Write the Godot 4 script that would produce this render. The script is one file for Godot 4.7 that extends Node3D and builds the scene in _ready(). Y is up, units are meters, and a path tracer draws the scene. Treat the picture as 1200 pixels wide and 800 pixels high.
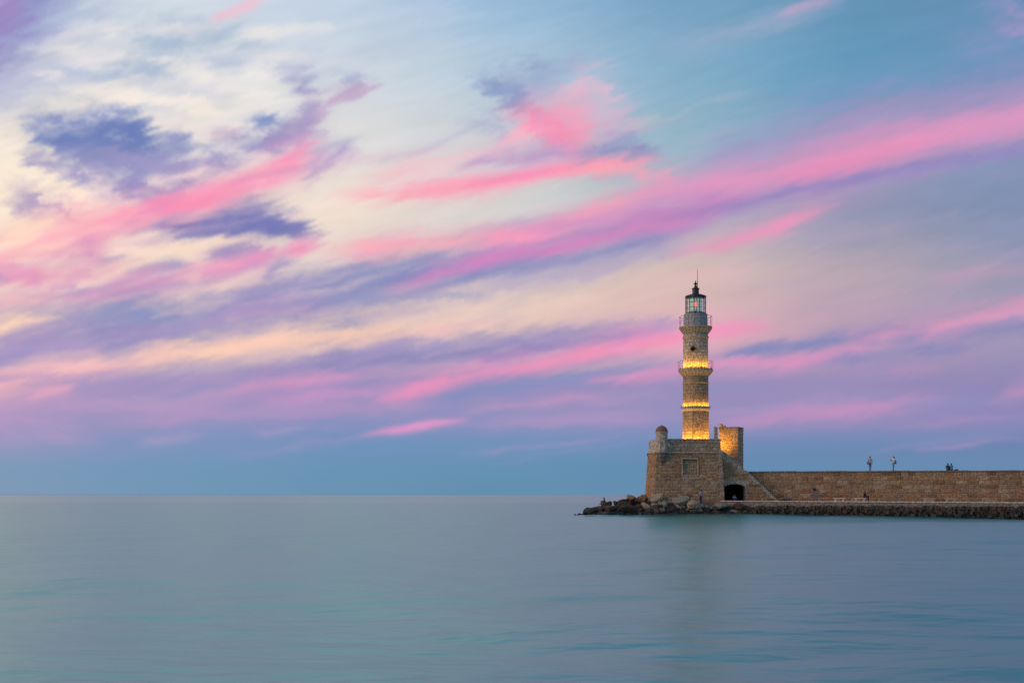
extends Node3D
# A harbour mouth at dusk: a stone lighthouse on a small fort at the end of a breakwater, long calm water, streaked pink clouds.

const LENS := 1500.0          # focal length in the units of the sky chart
const EYE := 2.5              # eye height above the water

var rng := RandomNumberGenerator.new()
var used := {}
var M := {}                   # shared materials
var blocks: Array[ArrayMesh] = []
var stones: Array = []        # palettes of stone materials

func _ready() -> void:
	rng.seed = 20240
	make_camera()
	make_sky()
	make_sun()
	make_materials()
	make_sea()
	make_quay()
	make_fort()
	make_staircase()
	make_breakwater()
	make_stair_tower()
	make_lighthouse()
	make_boulders()
	make_benches()
	make_people()
	make_floodlights()

# ------------------------------------------------------------------ camera, sky, sun

func make_camera() -> void:
	var cam := Camera3D.new()
	cam.name = "camera"
	cam.projection = Camera3D.PROJECTION_FRUSTUM
	cam.near = 0.5
	cam.far = 60000.0
	cam.size = 0.5 * 800.0 / LENS
	cam.frustum_offset = Vector2(0, 0.5 * 180.0 / LENS)
	cam.position = Vector3(0, EYE, 0)
	cam.current = true
	add_child(cam)

func make_sun() -> void:
	var sun := DirectionalLight3D.new()
	sun.name = "sun"
	sun.light_energy = SUN_ENERGY
	sun.light_color = Color(1.0, 0.78, 0.62)
	sun.light_angular_distance = 40.0
	sun.shadow_enabled = true
	sun.sky_mode = DirectionalLight3D.SKY_MODE_LIGHT_ONLY
	add_child(sun)
	sun.look_at_from_position(Vector3.ZERO, -Vector3(-0.86, 0.34, 0.30), Vector3.UP)   # afterglow from the west, left of the view

const SUN_ENERGY := 0.5
const SKY_W := 4096
const SKY_H := 2048
const WIN_AZ := 34.0
const WIN_EL := 30.0
const ROWS := [0.0, 80.0, 160.0, 240.0, 320.0, 400.0, 450.0, 490.0, 520.0, 550.0, 580.0]
const GRID := [
	[[205, 212, 228], [208, 218, 228], [195, 210, 228], [150, 185, 215], [121, 163, 194], [99, 147, 181], [104, 144, 183]],
	[[215, 215, 225], [226, 224, 226], [210, 218, 226], [178, 200, 218], [132, 173, 200], [102, 154, 189], [104, 147, 186]],
	[[250, 236, 218], [238, 228, 222], [222, 220, 220], [202, 208, 215], [150, 182, 200], [118, 158, 190], [125, 150, 185]],
	[[255, 236, 212], [250, 230, 212], [240, 224, 210], [214, 212, 210], [175, 185, 195], [142, 150, 178], [130, 145, 178]],
	[[250, 225, 205], [248, 222, 205], [238, 218, 205], [226, 208, 194], [215, 188, 182], [184, 166, 178], [152, 154, 180]],
	[[215, 180, 195], [235, 200, 195], [250, 212, 190], [248, 208, 190], [222, 178, 184], [190, 158, 182], [160, 150, 182]],
	[[174, 150, 192], [154, 145, 192], [152, 143, 189], [154, 143, 188], [156, 142, 187], [152, 140, 185], [144, 136, 182]],
	[[160, 148, 192], [144, 147, 191], [139, 144, 190], [141, 145, 190], [146, 143, 188], [148, 140, 186], [142, 137, 184]],
	[[144, 151, 189], [126, 149, 188], [112, 147, 187], [113, 146, 186], [112, 141, 183], [111, 138, 180], [110, 134, 177]],
	[[126, 154, 186], [114, 151, 184], [106, 148, 181], [101, 145, 178], [97, 140, 175], [94, 135, 171], [92, 130, 168]],
	[[128, 154, 182], [114, 150, 182], [106, 147, 178], [98, 142, 174], [95, 137, 171], [92, 132, 168], [88, 126, 164]]]

var n_warp := FastNoiseLite.new()
var n_fibre := FastNoiseLite.new()
var n_puff := FastNoiseLite.new()

func noise(n: FastNoiseLite, s: int, freq: float, oct: int) -> void:
	n.seed = s
	n.noise_type = FastNoiseLite.TYPE_SIMPLEX_SMOOTH
	n.frequency = freq
	n.fractal_type = FastNoiseLite.FRACTAL_FBM
	n.fractal_octaves = oct

func c3(a: Array) -> Vector3:
	return Vector3(a[0], a[1], a[2]) / 255.0

func grid_color(x: float, y: float) -> Vector3:
	# air and thin haze: smooth between the rows and columns of GRID
	var gx := clampf(x / 200.0, 0.0, 5.9999)
	var i := int(gx)
	var r := 0
	var yy := clampf(y, 0.0, 579.99)
	while ROWS[r + 1] <= yy:
		r += 1
	var t := (yy - float(ROWS[r])) / (float(ROWS[r + 1]) - float(ROWS[r]))
	var f := gx - i
	var sf := f * f * (3.0 - 2.0 * f)
	f = lerpf(f, sf, 0.5)
	var st := t * t * (3.0 - 2.0 * t)
	t = lerpf(t, st, 0.5)
	var a: Vector3 = gridv[r * 7 + i].lerp(gridv[r * 7 + i + 1], f)
	var b: Vector3 = gridv[r * 7 + 7 + i].lerp(gridv[r * 7 + 7 + i + 1], f)
	return a.lerp(b, t)

var gridv: PackedVector3Array

func air(az: float, el: float) -> Vector3:
	# az, el in degrees; the whole dome: the colours in view, going over to a blue zenith and a paler, lilac eastern sky
	var a := clampf(az, -22.0, 22.0)
	var x := 600.0 + LENS * tan(deg_to_rad(a))
	var e := maxf(el, 0.0)
	var y := 580.0 - LENS * tan(deg_to_rad(minf(e, 60.0))) / cos(deg_to_rad(a))
	var c := grid_color(x, y)
	var z := Vector3(0.36, 0.60, 0.78)
	if e > 21.0:
		c = c.lerp(z, smoothstep(18.0, 80.0, e))
	var off := absf(az)
	if off > 22.0:
		var k := smoothstep(18.0, 150.0, off) 
		var east := Vector3(0.46, 0.62, 0.74).lerp(Vector3(0.68, 0.66, 0.78), smoothstep(2.0, 11.0, e)).lerp(Vector3(0.50, 0.68, 0.82), smoothstep(12.0, 30.0, e)).lerp(z, smoothstep(25.0, 80.0, e))
		c = c.lerp(east, k)
	# the same drifting cirrus goes on outside the strokes laid below
	var edge := maxf(smoothstep(21.0, 34.0, off), smoothstep(21.5, 32.0, e)) * smoothstep(2.0, 8.0, e)
	if edge > 0.0:
		var d := dir(az, e)
		var h := 1.0 / (d.y + 0.12)
		var p := Vector2(d.x * h, -d.z * h)
		var s := n_puff.get_noise_2d((p.x * 0.95 - p.y * 0.3) * 22.0, (p.x * 0.3 + p.y * 0.95) * 75.0)
		c = c.lerp(Vector3(0.86, 0.66, 0.77), edge * 0.6 * smoothstep(0.02, 0.45, s))
		c = c.lerp(Vector3(0.58, 0.57, 0.74), edge * 0.5 * smoothstep(0.05, 0.5, -s))
	return c

func dir(az: float, el: float) -> Vector3:
	var a := deg_to_rad(az)
	var e := deg_to_rad(el)
	return Vector3(sin(a) * cos(e), sin(e), -cos(a) * cos(e))

var wr: PackedVector3Array
var wx: PackedFloat32Array     # chart x of each window column
var wc: PackedFloat32Array     # 1 / cos of each column's azimuth
var wt: PackedFloat32Array     # tangent of each row's elevation
var wn := 0
var wm := 0

func linear1(v: float) -> float:
	return v / 12.92 if v <= 0.04045 else pow((v + 0.055) / 1.055, 2.4)

func make_sky() -> void:
	noise(n_warp, 11, 0.010, 3)
	noise(n_fibre, 23, 0.05, 4)
	noise(n_puff, 37, 0.021, 5)
	for row in GRID:
		for c in row:
			gridv.append(c3(c))
	var lw := 512
	var lh := 256
	var low := PackedFloat32Array()
	low.resize(lw * lh * 3)
	for j in lh:
		var el := 90.0 - (j + 0.5) * 180.0 / lh
		for i in lw:
			var az := wrapf((i + 0.5) * 360.0 / lw, -180.0, 180.0)
			var c := air(az, el) if el > -3.0 else Vector3(0.45, 0.55, 0.68)
			var k := (j * lw + i) * 3
			low[k] = linear1(c.x)
			low[k + 1] = linear1(c.y)
			low[k + 2] = linear1(c.z)
	var sky_image := Image.create_from_data(lw, lh, false, Image.FORMAT_RGBF, low.to_byte_array())
	sky_image.resize(SKY_W, SKY_H, Image.INTERPOLATE_BILINEAR)
	# the part of the dome that the harbour looks at, in full detail
	var per := SKY_W / 360.0
	var half := int(WIN_AZ * per)
	wn = half * 2
	wm = int(WIN_EL * per)
	wr.resize(wn * wm)
	wx.resize(wn)
	wc.resize(wn)
	wt.resize(wm)
	for i in wn:
		var az := (i - half + 0.5) / per
		wx[i] = 600.0 + LENS * tan(deg_to_rad(az))
		wc[i] = 1.0 / cos(deg_to_rad(az))
	for j in wm:
		wt[j] = tan(deg_to_rad(WIN_EL - (j + 0.5) / per))
	for j in wm:
		var el := WIN_EL - (j + 0.5) / per
		for i in wn:
			wr[j * wn + i] = air((i - half + 0.5) / per, el)
	paint_clouds()
	# the wind combs every edge into threads that lie slightly across the streaks
	var drawn := wr.duplicate()
	for j in wm:
		var thin2 := smoothstep(2.0, 6.0, WIN_EL - (j + 0.5) / per)
		for i in wn:
			var x := wx[i]
			var y := 580.0 - LENS * wt[j] * wc[i]
			var u := x * 0.94 - y * 0.34
			var v := x * 0.34 + y * 0.94
			var f := (n_fibre.get_noise_2d(u * 0.22, v * 1.9) * 16.0 + n_fibre.get_noise_2d(u * 0.5 + 500.0, v * 4.5) * 9.0) * thin2
			var si := clampf(i + f * 0.94 / 2.3, 0.0, wn - 1.001)
			var sj := clampf(j - f * 0.34 / 2.3, 0.0, wm - 1.001)
			var ii := int(si)
			var jj := int(sj)
			var k0 := jj * wn + ii
			wr[j * wn + i] = drawn[k0].lerp(drawn[k0 + 1], si - ii).lerp(drawn[k0 + wn].lerp(drawn[k0 + wn + 1], si - ii), sj - jj)
	# fine wind-drawn fibres all over the cloud sheet, thinning out towards the horizon
	for j in wm:
		var el := WIN_EL - (j + 0.5) / per
		var thin := smoothstep(2.5, 7.0, el)
		for i in wn:
			var x := wx[i]
			var y := 580.0 - LENS * wt[j] * wc[i]
			var u := x * 0.972 - y * 0.234
			var v := x * 0.234 + y * 0.972
			var w1 := n_warp.get_noise_2d(u * 0.6, v * 1.5) * 7.0
			var f := n_fibre.get_noise_2d(u * 0.07, (v + w1) * 0.5) + 0.7 * n_fibre.get_noise_2d(u * 0.2 + 90.0, (v + w1) * 1.6)
			var k := j * wn + i
			wr[k] = wr[k] * (1.0 + 0.016 * f * thin) + Vector3(0.008, 0.0, 0.005) * f * thin
	var out := PackedFloat32Array()
	out.resize(wn * wm * 3)
	for k in wn * wm:
		var c := wr[k]
		out[k * 3] = linear1(c.x)
		out[k * 3 + 1] = linear1(c.y)
		out[k * 3 + 2] = linear1(c.z)
	var win := Image.create_from_data(wn, wm, false, Image.FORMAT_RGBF, out.to_byte_array())
	var top := SKY_H / 2 - wm
	sky_image.blit_rect(win, Rect2i(half, 0, half, wm), Vector2i(0, top))
	sky_image.blit_rect(win, Rect2i(0, 0, half, wm), Vector2i(SKY_W - half, top))
	var mat := PanoramaSkyMaterial.new()
	mat.panorama = ImageTexture.create_from_image(sky_image)
	var sky := Sky.new()
	sky.sky_material = mat
	var env := Environment.new()
	env.background_mode = Environment.BG_SKY
	env.sky = sky
	env.tonemap_mode = Environment.TONE_MAPPER_LINEAR
	env.tonemap_exposure = 1.0
	env.sdfgi_enabled = true
	env.ssao_enabled = true
	env.ssil_enabled = true
	var we := WorldEnvironment.new()
	we.name = "world"
	we.environment = env
	add_child(we)

# one cloud streak: col over the sky along pts with half widths wid; ragged = how far wind has torn its edge
func streak(col: Array, op: float, pts: Array, wid: Array, ragged := 0.5, power := 1.0) -> void:
	var c := c3(col)
	if c.x - c.y > 0.35:
		op *= 0.86     # the pink is a thin sheet: what lies behind shows through
	var x0 := 1e9
	var x1 := -1e9
	var y0 := 1e9
	var y1 := -1e9
	var n := pts.size()
	for k in n:
		var w: float = wid[mini(k, wid.size() - 1)] * 3.6 + 8.0
		x0 = minf(x0, pts[k][0] - w)
		x1 = maxf(x1, pts[k][0] + w)
		y0 = minf(y0, pts[k][1] - w)
		y1 = maxf(y1, pts[k][1] + w)
	var P := PackedVector2Array()
	var W := PackedFloat32Array()
	for k in n:
		P.append(Vector2(pts[k][0], pts[k][1]))
		W.append(wid[mini(k, wid.size() - 1)] * 1.05)
	# a smooth curve through the points
	var Q := PackedVector2Array()
	var V := PackedFloat32Array()
	if n > 2:
		for k in n - 1:
			for s in 3:
				var t := s / 3.0
				Q.append(P[k].cubic_interpolate(P[k + 1], P[maxi(k - 1, 0)], P[mini(k + 2, n - 1)], t))
				V.append(lerpf(W[k], W[k + 1], t))
		Q.append(P[n - 1])
		V.append(W[n - 1])
	else:
		Q = P
		V = W
	n = Q.size()
	var total := 0.0
	for k in n - 1:
		total += Q[k].distance_to(Q[k + 1])
	var along_dir := (Q[n - 1] - Q[0]).normalized()
	var fade := minf(total * 0.3, 60.0)
	for i in wn:
		var x := wx[i]
		if x < x0 or x > x1:
			continue
		for j in wm:
			var y := 580.0 - LENS * wt[j] * wc[i]
			if y < y0 or y > y1:
				continue
			var q := Vector2(x, y)
			q += Vector2(n_warp.get_noise_2d(x, y * 2.0), n_warp.get_noise_2d(x + 700.0, y * 2.0)) * Vector2(16.0, 9.0) * ragged
			var best := 1e9
			var bw := 1.0
			var at := 0.0
			var run := 0.0
			for k in n - 1:
				var a := Q[k]
				var d := Q[k + 1] - a
				var len := d.length()
				var t := clampf((q - a).dot(d) / maxf(len * len, 1e-6), 0.0, 1.0)
				var w := lerpf(V[k], V[k + 1], t)
				var dd := (q - a - d * t).length() / maxf(w, 0.5)
				if dd < best:
					best = dd
					bw = w
					at = run + len * t
				run += len
			if best > 3.4:
				continue
			var u := q.dot(along_dir)
			var v := q.cross(along_dir)
			var f := n_fibre.get_noise_2d(u * 0.13, v * 0.8) + 0.5 * n_fibre.get_noise_2d(u * 0.35 + 300.0, v * 2.4) + 0.35 * n_fibre.get_noise_2d(u * 0.8 + 900.0, v * 5.0)
			var e := maxf(best * (1.0 - f * ragged * 0.8) - f * ragged * 0.35, 0.0)
			var al := 0.80 * exp(-pow(e, 1.2 + 0.7 * power) * 0.95) + 0.20 * exp(-e * e * 0.22)
			al *= smoothstep(3.4, 2.0, best)
			al *= smoothstep(-0.5 * fade, fade, at + bw * 0.3) * smoothstep(-0.5 * fade, fade, total - at + bw * 0.3)
			al *= op * clampf(0.94 + f * (0.15 + 0.55 * ragged), 0.35, 1.06)
			al = clampf(al, 0.0, 1.0)
			var k2 := j * wn + i
			wr[k2] = wr[k2].lerp(c, al)

# one torn puff: an ellipse of half sizes rx, ry turned by deg, broken up by noise
func puff(col: Array, op: float, cx: float, cy: float, rx: float, ry: float, rag := 0.8, deg := -15.0) -> void:
	var c := c3(col)
	var co := cos(deg_to_rad(deg))
	var si := sin(deg_to_rad(deg))
	var R := maxf(rx, ry) * 2.0
	for i in wn:
		var x := wx[i]
		if absf(x - cx) > R:
			continue
		for j in wm:
			var y := 580.0 - LENS * wt[j] * wc[i]
			if absf(y - cy) > R:
				continue
			var dx := x - cx
			var dy := y - cy
			var u := (dx * co + dy * si) / rx
			var v := (-dx * si + dy * co) / ry
			var r := sqrt(u * u + v * v)
			if r > 2.0:
				continue
			var f := n_puff.get_noise_2d(x * 0.8, y * 1.5)
			var f2 := n_fibre.get_noise_2d(x * 0.5, y * 1.1) + 0.5 * n_fibre.get_noise_2d(x * 1.3 + 40.0, y * 2.6)
			var e := maxf(r - (f * 0.8 + f2 * 0.28) * rag - 0.15, 0.0)
			var al := exp(-e * e * 1.3) * op * smoothstep(2.0, 1.1, r) * clampf(0.9 + f * 0.5 * rag + f2 * 0.3, 0.45, 1.0)
			var k := j * wn + i
			wr[k] = wr[k].lerp(c, al)

func paint_clouds() -> void:
	# high veil of the upper left
	streak([125, 135, 190], 0.85, [[-60, 90], [0, 42], [38, 0], [80, -60]], [45, 42, 38, 30], 0.2)
	streak([170, 132, 192], 0.6, [[-40, 60], [0, 22], [20, -20]], [26, 22, 20], 0.15)
	streak([172, 188, 215], 0.55, [[40, 22], [130, 24], [200, 30], [280, 40]], [10, 10, 9, 6], 0.9)
	streak([163, 184, 210], 0.75, [[150, 60], [200, 52], [260, 44], [325, 50]], [8, 13, 11, 6], 1.0)
	streak([158, 178, 210], 0.7, [[105, 84], [145, 76], [175, 82], [215, 96]], [6, 11, 10, 5], 1.0)
	streak([172, 184, 212], 0.6, [[-30, 116], [30, 106], [80, 104], [140, 94]], [14, 13, 11, 6], 0.9)
	streak([178, 188, 212], 0.6, [[180, 108], [230, 104], [290, 112]], [8, 11, 6], 1.0)
	streak([188, 198, 218], 0.5, [[320, 70], [420, 60], [520, 50]], [10, 12, 10], 0.8)
	streak([245, 236, 230], 0.7, [[70, 52], [110, 45], [150, 48]], [10, 14, 8], 0.9)
	streak([246, 238, 230], 0.7, [[210, 95], [270, 84], [330, 78]], [8, 12, 10], 0.9)
	streak([250, 236, 222], 0.8, [[30, 135], [110, 125], [200, 128], [290, 122]], [12, 14, 14, 10], 0.9)
	streak([246, 188, 205], 0.85, [[250, 21], [280, 12], [312, -6]], [3, 5, 5], 0.5)
	streak([190, 205, 225], 0.5, [[330, 22], [420, 12], [560, 18]], [12, 14, 12], 0.6)
	# torn blue cumulus of the left
	puff([108, 126, 184], 0.95, 112, 172, 66, 30, 0.9, 12)
	puff([104, 124, 184], 0.95, 145, 165, 42, 30, 0.8, 30)
	puff([112, 130, 188], 0.9, 72, 163, 26, 15, 0.9, 0)
	puff([116, 134, 190], 0.85, 140, 142, 30, 12, 1.0, 20)
	puff([112, 130, 186], 0.85, 118, 168, 74, 34, 0.8, 15)
	puff([110, 128, 186], 0.8, 160, 180, 44, 26, 0.9, 20)
	puff([132, 140, 192], 0.85, 196, 183, 36, 15, 1.0, -5)
	puff([140, 148, 196], 0.8, 205, 160, 16, 10, 1.0, 0)
	puff([140, 134, 190], 0.85, 225, 197, 48, 12, 0.9, -8)
	puff([150, 140, 192], 0.85, 150, 220, 58, 20, 1.0, 18)
	puff([148, 140, 192], 0.8, 205, 218, 40, 8, 0.9, -12)
	puff([160, 152, 196], 0.75, 52, 190, 26, 9, 1.0, 25)
	puff([170, 158, 198], 0.7, 160, 190, 90, 16, 1.0, 5)
	streak([160, 146, 192], 0.75, [[10, 215], [45, 238], [70, 250], [100, 268]], [6, 11, 9, 7], 1.0)
	streak([245, 225, 215], 0.7, [[90, 195], [120, 215], [140, 240]], [5, 9, 5], 1.0)
	streak([250, 222, 212], 0.75, [[170, 206], [215, 205], [262, 198]], [3, 5, 4], 0.9)
	puff([122, 142, 194], 0.9, 312, 141, 26, 7, 0.9, 4)
	puff([140, 142, 194], 0.9, 300, 168, 42, 15, 0.9, -10)
	puff([160, 150, 196], 0.8, 335, 155, 26, 14, 1.0, -20)
	puff([185, 160, 195], 0.5, 265, 156, 30, 8, 1.0, 8)
	streak([160, 152, 196], 0.85, [[346, 74], [356, 100], [362, 125], [360, 150], [352, 178]], [7, 9, 9, 10, 8], 0.45)
	puff([165, 170, 205], 0.55, 345, 92, 22, 12, 1.0, 30)
	streak([190, 160, 196], 0.75, [[362, 150], [382, 124], [405, 110], [440, 92]], [9, 9, 7, 4], 0.8)
	puff([150, 150, 198], 0.7, 410, 97, 14, 7, 0.9, -40)
	puff([165, 165, 205], 0.6, 403, 168, 14, 8, 1.0, 0)
	streak([165, 145, 195], 0.7, [[355, 215], [372, 190], [410, 172]], [10, 11, 6], 0.9)
	# dark belly under the bright pink blade
	streak([116, 120, 182], 0.95, [[175, 270], [225, 262], [270, 250], [318, 238]], [9, 14, 16, 9], 0.6)
	streak([120, 120, 182], 0.95, [[190, 274], [260, 268], [320, 266], [368, 276]], [9, 13, 13, 6], 0.7)
	puff([124, 124, 184], 0.75, 345, 262, 26, 12, 1.0, 20)
	streak([118, 122, 182], 0.9, [[270, 258], [310, 258], [350, 266]], [10, 9, 8], 0.6)
	streak([252, 226, 210], 0.6, [[318, 246], [335, 244], [352, 248], [368, 258]], [3, 5, 5, 3], 0.9)
	# bright pink blade
	streak([246, 150, 188], 0.9, [[40, 278], [110, 262], [180, 246], [250, 226], [310, 204], [350, 182], [364, 160]], [12, 13, 14, 15, 15, 13, 5], 0.5, 1.3)
	streak([255, 142, 180], 0.85, [[90, 264], [160, 250], [220, 236], [290, 212], [335, 194], [360, 166]], [5, 7, 9, 9, 10, 5], 0.35, 1.3)
	# warm tangle low on the left
	streak([250, 178, 190], 0.85, [[-60, 316], [0, 300], [60, 280], [120, 268], [175, 262]], [22, 24, 22, 16, 8], 0.8)
	streak([255, 222, 200], 0.8, [[-40, 286], [20, 272], [70, 262]], [9, 9, 5], 0.8)
	puff([226, 150, 190], 0.8, 105, 290, 24, 12, 1.0, -10)
	puff([196, 150, 192], 0.7, 95, 305, 30, 9, 1.0, -10)
	puff([236, 150, 185], 0.75, 25, 318, 40, 9, 0.9, 5)
	streak([240, 160, 190], 0.85, [[-40, 330], [20, 325], [80, 334], [150, 322], [190, 322]], [10, 10, 9, 8, 5], 0.8)
	streak([196, 155, 195], 0.75, [[10, 346], [60, 342], [110, 336], [150, 332]], [6, 8, 7, 5], 0.8)
	streak([250, 190, 190], 0.8, [[-40, 352], [20, 352], [70, 345]], [8, 8, 5], 0.7)
	streak([255, 226, 202], 0.95, [[120, 325], [170, 308], [225, 292], [275, 280], [318, 276]], [7, 10, 9, 8, 5], 0.8)
	puff([250, 214, 200], 0.8, 60, 308, 40, 6, 1.0, -5)
	puff([255, 230, 206], 0.85, 215, 300, 34, 8, 0.9, -18)
	puff([150, 145, 190], 0.85, 203, 308, 18, 8, 0.9, -5)
	puff([160, 150, 192], 0.7, 170, 316, 22, 7, 1.0, -10)
	streak([150, 138, 188], 0.9, [[235, 312], [262, 300], [292, 292], [318, 296]], [4, 8, 8, 4], 0.6)
	streak([220, 150, 192], 0.85, [[80, 352], [150, 340], [210, 328], [265, 314], [320, 300], [350, 292]], [8, 9, 10, 10, 9, 6], 0.6)
	streak([242, 150, 192], 0.85, [[240, 318], [290, 304], [325, 296]], [5, 7, 5], 0.5)
	puff([250, 150, 190], 0.9, 352, 288, 22, 10, 0.7, -15)
	streak([255, 218, 198], 0.9, [[140, 362], [195, 355], [245, 342], [295, 326], [330, 318]], [5, 9, 10, 7, 4], 0.6)
	streak([235, 185, 195], 0.6, [[160, 345], [220, 335], [280, 322]], [5, 6, 5], 0.6)
	streak([160, 150, 192], 0.7, [[310, 322], [330, 312], [350, 306]], [4, 6, 4], 0.8)
	# the long lilac belt
	streak([148, 142, 190], 0.95, [[-90, 425], [0, 412], [90, 396], [180, 382], [270, 368], [350, 350], [440, 332], [520, 314], [600, 294], [690, 276], [780, 262], [870, 240]], [32, 37, 38, 34, 31, 29, 27, 23, 19, 16, 12, 6], 0.4, 1.5)
	streak([140, 150, 194], 0.8, [[90, 370], [150, 366], [220, 380], [300, 374]], [8, 12, 12, 8], 0.8)
	streak([128, 142, 192], 0.75, [[330, 352], [400, 338], [470, 318], [540, 304], [600, 288]], [9, 13, 11, 9, 6], 0.7)
	streak([178, 156, 196], 0.7, [[-60, 410], [20, 404], [90, 412], [170, 405]], [14, 14, 12, 7], 0.7)
	streak([135, 148, 194], 0.75, [[40, 426], [100, 424], [170, 414], [250, 402]], [4, 5, 6, 4], 0.6)
	streak([180, 150, 196], 0.6, [[140, 388], [240, 378], [330, 362], [400, 348]], [6, 8, 8, 6], 0.7)
	streak([255, 214, 190], 0.95, [[-60, 390], [0, 382], [35, 374], [70, 368]], [9, 9, 7, 4], 0.6)
	# magenta ridges riding on the belt towards the right
	streak([255, 165, 185], 0.85, [[380, 296], [440, 288], [520, 282], [590, 278], [650, 268], [700, 256]], [7, 9, 10, 10, 11, 8], 0.5)
	streak([218, 135, 192], 0.9, [[455, 338], [510, 322], [570, 304], [640, 292], [720, 276], [800, 258], [860, 244]], [5, 8, 10, 10, 9, 9, 6], 0.5)
	streak([255, 150, 188], 0.85, [[560, 282], [630, 270], [690, 254], [740, 244]], [5, 8, 9, 5], 0.4)
	streak([130, 140, 190], 0.75, [[470, 342], [560, 322], [640, 308], [720, 292], [800, 274]], [4, 6, 8, 8, 5], 0.5)
	streak([170, 160, 195], 0.6, [[540, 346], [640, 328], [740, 302], [820, 284]], [6, 9, 9, 6], 0.7)
	# the hooked flame in the middle
	streak([132, 150, 196], 0.8, [[568, 86], [592, 98], [615, 112], [636, 126]], [7, 14, 14, 7], 1.0)
	puff([150, 165, 202], 0.55, 640, 85, 50, 22, 1.0, -30)
	streak([150, 158, 200], 0.7, [[545, 142], [575, 150], [600, 164]], [4, 7, 5], 0.9)
	puff([205, 188, 210], 0.7, 700, 125, 32, 34, 0.9, 30)
	streak([228, 188, 208], 0.7, [[662, 118], [685, 98], [712, 100], [722, 116]], [10, 12, 10, 6], 0.8)
	streak([222, 178, 205], 0.6, [[700, 150], [730, 138], [745, 128]], [10, 10, 6], 0.9)
	streak([255, 160, 188], 0.85, [[650, 118], [675, 142], [682, 165], [660, 185]], [12, 17, 14, 8], 0.6)
	streak([255, 142, 180], 0.95, [[606, 126], [630, 142], [655, 160], [672, 176]], [9, 17, 18, 10], 0.45, 1.3)
	streak([250, 178, 198], 0.8, [[586, 168], [604, 160], [622, 156]], [6, 12, 8], 0.8)
	streak([248, 192, 204], 0.7, [[430, 208], [490, 192], [560, 180], [610, 172]], [8, 11, 10, 6], 0.7)
	streak([185, 152, 198], 0.85, [[535, 196], [590, 186], [640, 180], [690, 180]], [4, 8, 8, 5], 0.6)
	streak([140, 138, 188], 0.9, [[678, 184], [705, 178], [740, 178], [775, 180]], [8, 13, 10, 4], 0.6)
	puff([150, 155, 196], 0.65, 735, 163, 22, 9, 1.0, 10)
	streak([255, 158, 182], 0.95, [[775, 182], [730, 190], [670, 196], [610, 206], [550, 217], [480, 224], [400, 230]], [3, 5, 7, 9, 10, 10, 7], 0.45, 1.2)
	streak([250, 135, 180], 0.8, [[690, 192], [620, 203], [550, 215]], [3, 5, 4], 0.3)
	streak([255, 165, 182], 0.92, [[650, 200], [710, 196], [760, 202], [778, 214], [755, 228], [715, 242], [650, 256]], [4, 7, 9, 11, 11, 9, 6], 0.4, 1.2)
	# the great pink sweep of the right
	streak([152, 148, 194], 0.65, [[820, 190], [940, 158], [1060, 122], [1180, 100], [1320, 70]], [10, 22, 24, 24, 22], 0.6)
	streak([206, 150, 196], 0.8, [[600, 268], [700, 258], [780, 232], [860, 218], [940, 202], [1030, 178], [1120, 156], [1210, 138], [1330, 112]], [7, 11, 22, 27, 30, 30, 27, 26, 24], 0.2, 1.0)
	streak([230, 150, 190], 0.78, [[760, 226], [840, 214], [900, 206], [970, 188], [1050, 168], [1120, 152], [1200, 138], [1320, 116]], [6, 12, 16, 22, 21, 17, 17, 16], 0.2, 1.0)
	streak([242, 140, 180], 0.6, [[900, 212], [970, 196], [1040, 178], [1090, 166]], [5, 9, 10, 6], 0.25)
	streak([140, 132, 190], 0.75, [[770, 256], [850, 242], [930, 222], [1010, 206], [1100, 190], [1190, 176], [1300, 160]], [4, 7, 7, 7, 7, 7, 7], 0.2)
	streak([196, 135, 192], 0.8, [[700, 268], [770, 252], [840, 236], [890, 228]], [5, 10, 8, 4], 0.5)
	streak([236, 152, 188], 0.85, [[790, 296], [850, 283], [900, 268], [945, 252], [982, 238]], [4, 8, 9, 7, 4], 0.4)
	streak([160, 155, 184], 0.5, [[940, 272], [990, 282], [1050, 278]], [6, 11, 7], 0.7)
	streak([196, 156, 186], 0.5, [[1080, 330], [1140, 320], [1240, 304]], [6, 9, 8], 0.5)
	streak([170, 176, 206], 0.55, [[780, 58], [830, 46], [880, 30], [940, 14], [1000, -8]], [6, 9, 11, 10, 7], 0.6)
	streak([222, 165, 205], 0.5, [[910, 16], [950, 4], [985, -8]], [3, 5, 5], 0.4)
	puff([172, 152, 198], 0.65, 1195, 14, 34, 13, 0.7, 10)
	puff([186, 150, 198], 0.65, 1196, 33, 30, 8, 0.7, 15)
	streak([150, 150, 196], 0.45, [[1120, 46], [1180, 42], [1280, 26]], [12, 14, 12], 0.6)
	# the cream gap and what drifts in it
	streak([150, 152, 192], 0.85, [[370, 352], [430, 350], [500, 345], [580, 345]], [5, 6, 6, 3], 0.6)
	streak([138, 146, 190], 0.9, [[340, 384], [395, 380], [440, 372]], [6, 7, 4], 0.6)
	streak([190, 170, 192], 0.55, [[400, 368], [470, 366], [540, 358]], [4, 6, 4], 0.7)
	streak([246, 190, 190], 0.6, [[470, 392], [520, 384], [570, 374]], [3, 5, 3], 0.6)
	streak([255, 208, 184], 0.95, [[130, 430], [190, 416], [260, 406], [340, 398], [420, 392], [500, 388]], [6, 11, 13, 13, 13, 8], 0.5, 1.3)
	streak([250, 186, 188], 0.9, [[-60, 462], [0, 452], [60, 438], [110, 430], [160, 424]], [8, 10, 10, 9, 5], 0.5)
	streak([248, 172, 190], 0.85, [[30, 464], [58, 459], [82, 453]], [4, 5, 3], 0.5)
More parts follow.
